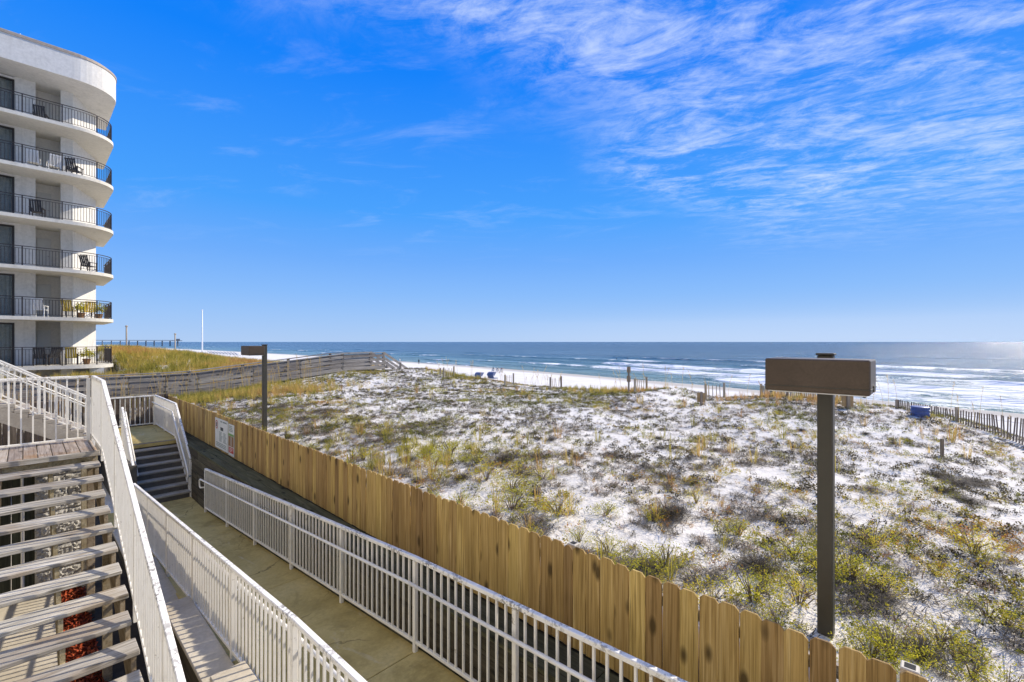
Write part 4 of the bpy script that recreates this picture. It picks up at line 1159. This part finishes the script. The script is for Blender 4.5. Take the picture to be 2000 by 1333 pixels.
def pier():
    Y = 1100.0; x0, x1 = 20.0, 206.0; zt = 10.6
    r = thing('fishing_pier', 'long fishing pier on piles reaching into the distant sea', 'pier', (x0, Y, 0)); off = (-x0, -Y, 0)
    MB().box(x0, x1, Y-4, Y+4, zt-0.9, zt).build('deck', M['pier'], r, off)
    MB().box(x0, x1, Y-4.1, Y-3.9, zt+0.9, zt+1.15).build('rail', M['pier'], r, off)
    MB().box(x0, x1, Y+3.9, Y+4.1, zt+0.9, zt+1.15).build('rail', M['pier'], r, off)
    x = x0
    while x <= x1+0.1:
        for yy in (-3.2, 3.2):
            MB().tube([(x, Y+yy, -6), (x, Y+yy, zt-0.9)], 0.55, 6).build('pile', M['pier'], r, off)
        MB().box(x-0.12, x+0.12, Y-4.1, Y-3.9, zt, zt+1.1).build('rail_post', M['pier'], r, off)
        x += 12.4
    MB().box(x1-9, x1+6, Y-7, Y+7, zt-1.1, zt+0.1).build('end_platform', M['pier'], r, off)
    MB().box(x1-2, x1+3, Y-3, Y+3, zt+0.1, zt+3.4).build('shelter', M['pier'], r, off)
pier()

# ------------------------------------------------------------------ beach furniture and people far below
def make_lounger():
    r = thing('beach_lounger', 'blue beach lounger', 'lounger', (0, 0, 0), 0, 'blue loungers on the far beach')
    MB().box(-0.33, 0.33, -0.9, 0.45, 0.30, 0.40).build('seat', M['blue_cloth'], r, bevel=0.03)
    MB().beam((0, 0.42, 0.36), (0, 0.95, 0.95), 0.66, 0.09).build('backrest', M['blue_cloth'], r, bevel=0.03)
    for sx in (-0.3, 0.3):
        for y in (-0.8, 0.45): MB().box(sx-0.03, sx+0.03, y-0.03, y+0.03, -0.05, 0.31).build('leg', M['white_plastic'], r)
    return r
def make_hood_chair():
    r = thing('cabana_chair', 'blue cabana', 'chair', (0, 0, 0), 0, 'hooded blue chairs on the beach')
    MB().box(-0.6, 0.6, -0.8, 0.4, 0.22, 0.34).build('seat', M['blue_cloth'], r, bevel=0.03)
    MB().beam((0, 0.38, 0.3), (0, 0.75, 1.0), 1.2, 0.08).build('backrest', M['blue_cloth'], r)
    m = MB(); n = 8
    for i in range(n):
        a0, a1 = PI*0.02+PI*0.62*i/n, PI*0.02+PI*0.62*(i+1)/n
        p = lambda a, x: (x, 0.72-0.75*(1-math.cos(a))*1.0+0.1, 0.75+0.62*math.sin(a))
        m.quad(p(a0, -0.62), p(a0, 0.62), p(a1, 0.62), p(a1, -0.62))
        m.quad((-0.62, 0.3, 0.72), p(a0, -0.62), p(a1, -0.62), (-0.62, 0.3, 0.74)); m.quad((0.62, 0.3, 0.72), p(a0, 0.62), p(a1, 0.62), (0.62, 0.3, 0.74))
    m.build('hood', M['blue_cloth'], r)
    for sx in (-0.55, 0.55):
        for y in (-0.7, 0.35): MB().box(sx-0.03, sx+0.03, y-0.03, y+0.03, -0.05, 0.23).build('leg', M['white_plastic'], r)
    return r
lg = make_lounger(); first = True
for row in range(3):
    for i in range(9):
        px = 408 + i*6.5 + row*3; dep = 285 - row*26 - i*4
        p = at_depth(px, 668, dep)
        o = lg if first else copy_tree(lg); first = False
        o.location = (p.x, p.y, gz(p.x, p.y)+0.04); o.rotation_euler = (0, 0, R(95)+random.uniform(-0.1, 0.1))
        o['label'] = 'blue beach lounger in the rows on the far beach beside the flagpole'
hc = make_hood_chair()
for i, (px, dep) in enumerate(((938, 76), (962, 78))):
    p = at_depth(px, 668, dep); o = hc if i == 0 else copy_tree(hc)
    o.location = (p.x, p.y, gz(p.x, p.y)+0.04); o.rotation_euler = (0, 0, R(100))
    o['label'] = ('hooded blue beach chair closest to the boardwalk stairs', 'hooded blue beach chair closest to the seated beach group')[i]

def mat_person(name, shirt, shorts, skin, hair):
    k = NT(name); s = k.n('ShaderNodeSeparateXYZ'); k.l(k.tc.outputs['Object'], s.inputs[0])
    col = k.ramp(k.rng(s.outputs[2], 0, 1.8), [(0.0, skin), (0.30, shorts), (0.55, shirt), (0.83, skin), (0.945, hair)], 'CONSTANT')
    return k.set(col, 0.8)
def person(label, loc, rz, cols, pose='stand'):
    r = bpy.data.meshes.new('person')
    if pose == 'stand':
        J = {'pel': (0, 0, 0.95, .15), 'ch': (0, 0.01, 1.28, .165), 'nk': (0, 0.02, 1.48, .06), 'hd0': (0, 0.0, 1.58, .085), 'hd1': (0, 0.01, 1.70, .085),
             'hl': (0.10, 0, 0.88, .10), 'kl': (0.12, -0.02, 0.48, .065), 'al': (0.12, 0.02, 0.08, .045), 'tl': (0.13, -0.14, 0.03, .035),
             'hr': (-0.10, 0, 0.88, .10), 'kr': (-0.13, 0.03, 0.48, .065), 'ar': (-0.14, 0.10, 0.08, .045), 'tr': (-0.15, -0.05, 0.03, .035),
             'sl': (0.19, 0.0, 1.40, .06), 'el': (0.26, 0.02, 1.12, .042), 'wl': (0.27, -0.08, 0.86, .03), 'fl': (0.27, -0.11, 0.76, .035),
             'sr': (-0.19, 0.0, 1.40, .06), 'er': (-0.26, 0.03, 1.12, .042), 'wr': (-0.28, -0.05, 0.86, .03), 'fr': (-0.28, -0.08, 0.76, .035)}
    else:
        J = {'pel': (0, 0.1, 0.42, .15), 'ch': (0, 0.22, 0.80, .165), 'nk': (0, 0.24, 1.02, .06), 'hd0': (0, 0.20, 1.12, .085), 'hd1': (0, 0.2, 1.24, .085),
             'hl': (0.11, 0.0, 0.40, .10), 'kl': (0.14, -0.40, 0.48, .065), 'al': (0.14, -0.55, 0.10, .045), 'tl': (0.14, -0.69, 0.05, .035),
             'hr': (-0.11, 0.0, 0.40, .10), 'kr': (-0.14, -0.40, 0.48, .065), 'ar': (-0.14, -0.50, 0.10, .045), 'tr': (-0.14, -0.64, 0.05, .035),
             'sl': (0.19, 0.22, 0.92, .06), 'el': (0.27, 0.10, 0.68, .042), 'wl': (0.22, -0.14, 0.60, .03), 'fl': (0.20, -0.23, 0.58, .035),
             'sr': (-0.19, 0.22, 0.92, .06), 'er': (-0.27, 0.10, 0.68, .042), 'wr': (-0.22, -0.14, 0.60, .03), 'fr': (-0.20, -0.23, 0.58, .035)}
    E = ['pel ch', 'ch nk', 'nk hd0', 'hd0 hd1', 'pel hl', 'hl kl', 'kl al', 'al tl', 'pel hr', 'hr kr', 'kr ar', 'ar tr', 'ch sl', 'sl el', 'el wl', 'wl fl', 'ch sr', 'sr er', 'er wr', 'wr fr']
    names = list(J); idx = {n: i for i, n in enumerate(names)}
    r.from_pydata([J[n][:3] for n in names], [tuple(idx[q] for q in e.split()) for e in E], [])
    o = bpy.data.objects.new('person', r); COL.objects.link(o)
    md = o.modifiers.new('skin', 'SKIN'); sk = r.skin_vertices[0].data
    for n in names:
        sk[idx[n]].radius = (J[n][3], J[n][3]); sk[idx[n]].use_root = (n == 'pel')
    o.modifiers.new('sub', 'SUBSURF').levels = 1; o.modifiers['sub'].render_levels = 1
    r.materials.append(mat_person('clothes', *cols)); 
    o.location = loc; o.rotation_euler = (0, 0, rz)
    return tag(o, label, 'person', 'people on the beach')
SK = (0.42, 0.26, 0.18); HR = (0.04, 0.03, 0.02)
def beach_pt(px, dep): 
    p = at_depth(px, 668, dep); return (p.x, p.y, gz(p.x, p.y))
person('person in dark clothes walking along the water edge', beach_pt(818, 150), 2.2, ((0.02, 0.02, 0.03), (0.03, 0.03, 0.04), (0.03, 0.03, 0.04), HR))
person('person in pale clothes standing near the water by the boardwalk stairs', beach_pt(781, 150), 0.6, ((0.6, 0.58, 0.52), (0.35, 0.38, 0.42), SK, HR))
for i, (px, dep, lab) in enumerate(((963, 104, 'seated person in dark top in the beach chair group'), (971, 104, 'seated person in white top in the beach chair group'), (979, 103, 'seated person in red top in the beach chair group'))):
    q = beach_pt(px, dep)
    person(lab, q, R(150), (((0.05, 0.05, 0.07), (0.55, 0.55, 0.52), (0.35, 0.05, 0.04))[i], (0.05, 0.06, 0.1), SK, HR), 'sit')
    c = copy_tree(c_white); c.location = (q[0], q[1]+0.05, q[2]); c.scale = (1.1, 1.1, 0.85); c.rotation_euler = (0, 0, R(150)); c['label'] = 'white beach chair under a seated person on the sand'; c['group'] = 'chairs of the seated beach group'
for px, dep, lab in ((1204, 205, 'person wading in the waves, taller of two bathers'), (1226, 212, 'person wading deeper in the waves, lower of two bathers')):
    p = at_depth(px, 668, dep); o = person(lab, (p.x, p.y, -0.75 if px < 1210 else -1.05), 1.0, ((0.05, 0.05, 0.08), (0.03, 0.03, 0.06), SK, HR)); o['group'] = 'bathers in the sea'

# ------------------------------------------------------------------ vegetation
def blade(base, tip, w, bend):
    """two-segment grass blade: 5 vertices, 3 triangles"""
    d = tip-base; s = Vector((-d.y, d.x, 0))
    if s.length < 1e-4: s = Vector((1, 0, 0))
    s.normalize(); mid = base + d*0.55 + Vector((0, 0, bend))
    return [base-s*w, base+s*w, mid-s*w*0.8, mid+s*w*0.8, tip], [(0, 1, 3), (0, 3, 2), (2, 3, 4)]
def tmpl_grass(n, h, spread, w):
    V = []; F = []
    for i in range(n):
        a = random.uniform(0, 2*PI); q = random.uniform(0, 0.06)*spread/0.2; hh = h*random.uniform(0.5, 1.0); l = spread*random.uniform(0.25, 1)
        b = Vector((math.cos(a)*q, math.sin(a)*q, -0.02)); t = Vector((math.cos(a)*l, math.sin(a)*l, hh*(1-0.45*(l/spread)**2)))
        v, f = blade(b, t, w, hh*0.18); k = len(V); V += v; F += [tuple(x+k for x in q_) for q_ in f]
    return np.array([tuple(v) for v in V]), np.array(F)
def tmpl_leafy(n, rad, h, ls):
    """leaves set along thin stems that fan out from one root"""
    V = []; F = []; ns = max(5, n//16)
    for i in range(ns):
        a = random.uniform(0, 2*PI); q = rad*math.sqrt(random.random()); hh = h*(1-0.55*(q/rad)**2)*random.uniform(0.6, 1.1)
        tip = Vector((math.cos(a)*q, math.sin(a)*q, hh)); bx = Vector((tip.x*0.35, tip.y*0.35, 0))
        for j in range(n//ns):
            t = random.uniform(0.25, 1.0)**0.8
            c = bx.lerp(tip, t) + Vector((random.gauss(0, ls*0.6), random.gauss(0, ls*0.6), random.gauss(0, ls*0.5)))
            c.z = max(c.z, 0.004)
            l = ls*random.uniform(0.6, 1.3); wd = l*random.uniform(0.22, 0.36); az = random.uniform(0, 2*PI); el = random.uniform(-0.3, 1.3)
            d = Vector((math.cos(az)*math.cos(el), math.sin(az)*math.cos(el), math.sin(el))); s = d.cross(Vector((random.uniform(-1, 1), random.uniform(-1, 1), random.uniform(-0.3, 1)))).normalized()
            k = len(V); V += [c, c+d*l*0.5+s*wd, c+d*l, c+d*l*0.5-s*wd]; F += [(k, k+1, k+2), (k, k+2, k+3)]
    return np.array([tuple(v) for v in V]), np.array(F)
def tmpl_twigs(n, rad, h, w):
    V = []; F = []
    for i in range(n):
        a = random.uniform(0, 2*PI); q = rad*random.random()*0.7; c = Vector((math.cos(a)*q, math.sin(a)*q, random.uniform(-0.005, h*0.4)))
        az = random.uniform(0, 2*PI); l = rad*random.uniform(0.3, 0.95)
        t = c + Vector((math.cos(az)*l, math.sin(az)*l, random.uniform(0.0, h)))
        d = t-c; s = Vector((-d.y, d.x, random.uniform(-0.3, 0.3)*l)).normalized()*w*random.uniform(0.6, 1.5)
        k = len(V); V += [c-s, c+s, t]; F += [(k, k+1, k+2)]
    return np.array([tuple(v) for v in V]), np.array(F)
def scatter(name, tmpls, xs, ys, scl, tint, mat, label, cat, zoff=0.0, tvar=0.18, flat=None):
    zs = ground_z(xs, ys) + (fbm(xs*2.2, ys*2.2, 3)-0.5)*0.07*plant_cover(xs, ys) + zoff
    n = len(xs); which = rng.integers(0, len(tmpls), n); rot = rng.random(n)*2*PI
    Vs = []; Fs = []; Ts = []; base = 0
    for k, (V, F) in enumerate(tmpls):
        m = np.where(which == k)[0]
        if not len(m): continue
        c, s = np.cos(rot[m]), np.sin(rot[m]); sc = scl[m]
        fz = np.ones(len(m)) if flat is None else flat[m]
        X = (V[None, :, 0]*c[:, None]-V[None, :, 1]*s[:, None])*sc[:, None]+xs[m][:, None]
        Y = (V[None, :, 0]*s[:, None]+V[None, :, 1]*c[:, None])*sc[:, None]+ys[m][:, None]
        Z = V[None, :, 2]*(sc*fz)[:, None]+zs[m][:, None]
        Vs.append(np.stack([X, Y, Z], -1).reshape(-1, 3))
        Fs.append((F[None]+(np.arange(len(m))*len(V))[:, None, None]+base).reshape(-1, 3)); base += len(m)*len(V)
        nl = len(V)
        per = np.repeat(rng.random((len(m), (nl+3)//4)), 4, axis=1)[:, :nl]
        Ts.append((tint[m][:, None] + (per-0.5)*2*tvar).reshape(-1))
    me = fast_mesh(name, np.concatenate(Vs), np.concatenate(Fs), mat, {'tint': np.clip(np.concatenate(Ts), 0, 1)})
    return tag(link(name, me), label, cat, kind='stuff')

def sample(n, x0, x1, y0, y1, prob):
    xs = rng.uniform(x0, x1, n); ys = rng.uniform(y0, y1, n); k = rng.random(n) < prob(xs, ys)
    return xs[k], ys[k]
def on_walk(x, y): return (y > BW-0.3) & (y < BW+1.9) & (x < 18.5)
dune_edge = lambda x, y: (x > 3.72) & (x < 18.2) & ~on_walk(x, y)

def make_plants():
    tw = [tmpl_twigs(34, 0.16, 0.07, 0.0042) for _ in range(8)]
    lf = [tmpl_leafy(62, 0.11, 0.085, 0.017) for _ in range(10)]
    gr = [tmpl_grass(24, 0.42, 0.26, 0.0035) for _ in range(5)]
    # dry litter over the whole dune
    def p_dead(x, y):
        f = fbm(x*0.55, y*0.55, 4); g = fbm(x*1.6+40, y*1.6, 3)
        nearf = sstep(8.5, 4.5, x)*sstep(0.33, 0.52, fbm(x*0.4+5, y*0.4, 3))
        return np.where(dune_edge(x, y), np.clip((sstep(0.46, 0.62, f*0.45+g*0.55)*0.62+0.06)*(0.40+0.45*sstep(12, 6, x))+nearf*0.30, 0, 1), 0)
    xs, ys = sample(64000, 3.7, 18.2, -4, 27, p_dead)
    scatter('dry_litter', tw, xs, ys, rng.uniform(0.4, 1.15, len(xs)), rng.random(len(xs))*0.9, M['dead'], 'dry grey brown twigs and runners matted over the white sand', 'litter')
    # compact dark tufts, the fine speckle of the dune
    tf = [tmpl_leafy(46, 0.085, 0.055, 0.020) for _ in range(10)]
    def p_tf(x, y):
        f = fbm(x*0.5+31, y*0.5+17, 4); g = fbm(x*2.1+3, y*2.1+1, 3)
        return np.where(dune_edge(x, y), np.clip(sstep(0.40, 0.60, f*0.45+g*0.55)*0.9+0.06, 0, 1), 0)
    xs, ys = sample(15500, 5.0, 18.0, -4, 27, p_tf)
    scatter('dune_tufts', tf, xs, ys, rng.uniform(0.5, 1.5, len(xs)), rng.random(len(xs))**1.3*0.75, M['tuft'], 'tiny dark olive and brown tufts speckling the dune sand', 'ground cover', tvar=0.12)
    # small leafy ground cover
    def p_cov(x, y):
        f = fbm(x*0.42+11, y*0.42+3, 4); g = fbm(x*1.9, y*1.9+7, 3)
        nearf = sstep(9.0, 4.2, x)
        return np.where(dune_edge(x, y), np.clip(sstep(0.45, 0.62, f*0.5+g*0.5)*0.75+0.05+nearf*(0.12+0.18*sstep(0, 5, y))*sstep(0.36, 0.5, g), 0, 1), 0)
    xs, ys = sample(34000, 3.72, 18.2, -4, 27, p_cov)
    tint = np.clip(fbm(xs*0.45+8, ys*0.45, 3)*1.45-0.26 + rng.normal(0, 0.16, len(xs)), 0, 1)
    scatter('dune_ground_cover', lf, xs, ys, rng.uniform(0.45, 1.25, len(xs))*(1+0.2*sstep(9, 5, xs)), tint, M['cover'], 'low green and rusty ground cover dotted over the dune sand', 'ground cover')
    # golden grass: by the boardwalk, on the hill, tufts along the crest and the fence
    def p_gr(x, y):
        f = fbm(x*0.3+21, y*0.3+2, 3)
        hill = sstep(26.8, 28.0, y)*sstep(21, 15, x)*np.clip(sstep(0.25, 0.5, f+0.12*sstep(14, 6, x)), 0, 1)
        hollow = sstep(17.6, 20.2, y)*sstep(25.2, 24.6, y)*sstep(11.5, 6.0, x)
        crest = sstep(15.3, 16.6, x)*sstep(18.0, 17.3, x)*sstep(0.38, 0.6, f)*0.75
        fence = sstep(6.4, 4.0, x)*sstep(0.36, 0.58, f)*0.75*sstep(5, 9, y)
        mid = sstep(0.58, 0.7, f)*0.03 + 0.003
        ok = ((x > 3.72) | (y > 20.6)) & ~on_walk(x, y) & ~((x < 3.95) & (y > 35.5))
        return np.where(ok, np.clip(hill*0.8+hollow+crest+fence+mid*(y < 27), 0, 1), 0)
    xs, ys = sample(52000, -2, 22, -4, 56, p_gr)
    tint = np.clip(fbm(xs*0.35+3, ys*0.35, 3)*1.9-0.38 + rng.normal(0, 0.18, len(xs)), 0, 1)
    sc = rng.uniform(0.5, 1.15, len(xs))*np.where(ys > 26, 1.35, 1.0)*np.where((xs > 15.3) & (ys < 24), 0.75, 1.0)
    scatter('dune_grass', gr, xs, ys, sc, tint, M['grass'], 'golden green dune grass around the boardwalk and on the hill', 'grass')
    # tall sea-oat stalks
    V = []; F = []; T = []
    def stalk(x, y, h):
        z = gz(x, y); a = random.uniform(0, 2*PI); l = h*random.uniform(0.08, 0.3); w = 0.004
        p = [Vector((x+math.cos(a)*l*t*t, y+math.sin(a)*l*t*t, z+h*t)) for t in (0, 0.4, 0.75, 1.0)]
        s = Vector((0.7, -0.7, 0))
        for i in range(3):
            k = len(V); V.extend([p[i]-s*w, p[i]+s*w, p[i+1]+s*w, p[i+1]-s*w]); F.extend([(k, k+1, k+2), (k, k+2, k+3)]); T.extend([0.75]*4)
        for i in range(9):
            t = random.uniform(0.74, 1.0); c = p[2].lerp(p[3], (t-0.75)/0.25)
            d = Vector((random.uniform(-1, 1), random.uniform(-1, 1), random.uniform(-0.8, 0.3))).normalized()*0.05
            k = len(V); V.extend([c, c+d*0.6+s*0.012, c+d, c+d*0.6-s*0.012]); F.extend([(k, k+1, k+2), (k, k+2, k+3)]); T.extend([0.85]*4)
    for i in range(120):
        x, y = random.uniform(-1, 10), random.uniform(20.8, 24.6)
        stalk(x, y, random.uniform(0.8, 1.5))
    for i in range(70):
        y = random.uniform(-2, 22); stalk(random.uniform(15.5, 17.4), y, random.uniform(0.5, 1.1))
    me = fast_mesh('sea_oats', [tuple(v) for v in V], F, M['grass'], {'tint': T})
    tag(link('sea_oats', me), 'thin tall sea oat stalks with drooping seed heads', 'grass', kind='stuff')

    # individual shrubs
    def shrub_mesh(name, kind):
        if kind == 'green':
            V, F = tmpl_leafy(1100, 0.40, 0.28, 0.019)
            tint = np.repeat(rng.random(len(V)//4), 4)*0.75+0.1
        elif kind == 'yellow':
            V, F = tmpl_leafy(800, 0.34, 0.40, 0.019)
            tint = np.repeat(rng.random(len(V)//4), 4)*0.5+0.5
        return fast_mesh('foliage', V, F, M['shrub'], {'tint': tint})
    def stems():
        mb = MB()
        for i in range(12):
            a = random.uniform(0, 2*PI); q = random.uniform(0.08, 0.30)
            mb.tube([(0, 0, -0.08), (math.cos(a)*q*0.4, math.sin(a)*q*0.4, 0.12), (math.cos(a)*q, math.sin(a)*q, 0.30*random.uniform(0.5, 1))], 0.008, 5, 0.002)
        return mb.mesh('stem', M['twig'])
    gms = [shrub_mesh('foliage', 'green') for _ in range(3)]; yms = [shrub_mesh('foliage', 'yellow') for _ in range(3)]; sms = [stems() for _ in range(3)]
    dms = []
    for i in range(3):
        V1, F1 = tmpl_twigs(520, 0.40, 0.24, 0.0035)
        dms.append(fast_mesh('foliage', V1, F1, M['dead'], {'tint': np.repeat(rng.random(len(V1)//3+1), 3)[:len(V1)]*0.55}))
    def put_shrub(x, y, s, kind, hz=1.0):
        i = random.randrange(3)
        nm, lab, gp, ms = {'green': ('green_shrub', 'bushy green shrub on white sand', 'green dune shrubs', gms),
                           'yellow': ('yellow_shrub', 'yellow green upright shrub on white sand', 'yellow dune shrubs', yms),
                           'dead': ('dry_shrub', 'leafless grey dry shrub on white sand', 'dry dune shrubs', dms)}[kind]
        size = 'large' if s > 0.68 else ('mid-sized' if s > 0.5 else 'small')
        if math.hypot(x-4.15, y-0.62) < 1.3: where = 'around the foot of the lamp with the big brown box'
        elif math.hypot(x-4.15, y-12.5) < 2.0: where = 'around the foot of the lamp by the notice boards'
        elif x < 4.7: where = 'growing against the plank fence'
        elif x < 6.5: where = 'in the mixed scrub just behind the fence plants'
        elif x > 11.5: where = 'on open sand near the dune crest'
        else: where = 'on open sand in the middle of the dune'
        r = thing(nm, size + ' ' + lab.replace(' on white sand', '') + ' ' + where, 'shrub', (x, y, gz(x, y)), random.uniform(0, 6.28), gp); r.scale = (s, s, s*hz)
        link('foliage', ms[i], r); link('stem', sms[i], r)
    # along the fence
    for i in range(84):
        y = random.uniform(-0.4, 12.5); x = 3.85 + abs(random.gauss(0, 1.25)); s = random.uniform(0.3, 0.85)*(1.0 if y < 9 else 0.7)
        k = random.choices(['green', 'yellow', 'dead'], [0.46, 0.34, 0.20])[0]
        put_shrub(x, y, s, k, random.uniform(0.8, 1.2))
    for i in range(70):
        x = random.uniform(4.6, 15.5); y = random.uniform(-1.5, 20)
        if fbm(np.array([x*0.42+11]), np.array([y*0.42+3]), 4)[0] < 0.42: continue
        put_shrub(x, y, random.uniform(0.3, 0.7), random.choices(['green', 'yellow', 'dead'], [0.4, 0.3, 0.3])[0], random.uniform(0.5, 0.9))
    for px_, py_, s, k in ((1000, 985, 1.25, 'green'), (950, 935, 1.1, 'yellow'), (880, 885, 1.15, 'green'), (800, 880, 1.0, 'yellow'), (930, 905, 0.9, 'green'), (1090, 1000, 1.0, 'yellow'), (1000, 955, 1.0, 'green'), (1010, 930, 0.9, 'yellow'), (830, 890, 0.9, 'green'), (880, 900, 0.8, 'green'), (1440, 1040, 0.8, 'green'), (1300, 1090, 1.0, 'green'), (1260, 1100, 0.9, 'dead'),
                           (1560, 1170, 0.9, 'yellow'), (1520, 1210, 0.7, 'green'), (1700, 1260, 0.8, 'green'), (1870, 1260, 0.8, 'green'), (1930, 1200, 0.7, 'green'), (1830, 1130, 0.6, 'yellow'), (1900, 1290, 0.7, 'green'),
                           (1835, 925, 0.8, 'dead'), (1875, 940, 0.9, 'dead'), (1850, 965, 0.7, 'dead'), (1905, 930, 0.8, 'dead'), (1890, 985, 0.7, 'dead'), (640, 830, 0.8, 'yellow'), (670, 850, 0.8, 'yellow'), (1690, 1160, 0.9, 'dead'), (1360, 975, 0.7, 'yellow')):
        q = at_drop(px_, py_, 2.15); put_shrub(q.x, q.y, s, k, 0.8 if k != 'dead' else 0.4)
make_plants()
def potted(x, y, fl, s, lab):
    z = zd(FL[fl]); r = thing('potted_plant', lab, 'plant', (x, y, z), 0, 'potted plants on the balconies')
    MB().lathe([(0.13, 0.005), (0.19, 0.30), (0.205, 0.31), (0.205, 0.34), (0.17, 0.34)], 14).build('pot', M['brown_print'], r)
    V, F = tmpl_leafy(420, 0.36, 0.7, 0.09); V = V + np.array([0, 0, 0.33])
    link('foliage', fast_mesh('foliage', V, F, M['shrub'], {'tint': np.repeat(rng.random(len(V)//4), 4)*0.6+0.25}), r)
potted(2.25, 37.15, 1, 1, 'leafy potted plant between the yellow chairs on the second balcony up')
potted(3.1, 38.0, 1, 1, 'leafy potted plant at the curved end of the second balcony up')
potted(2.5, 37.3, 0, 1, 'leafy potted plant on the lowest balcony')
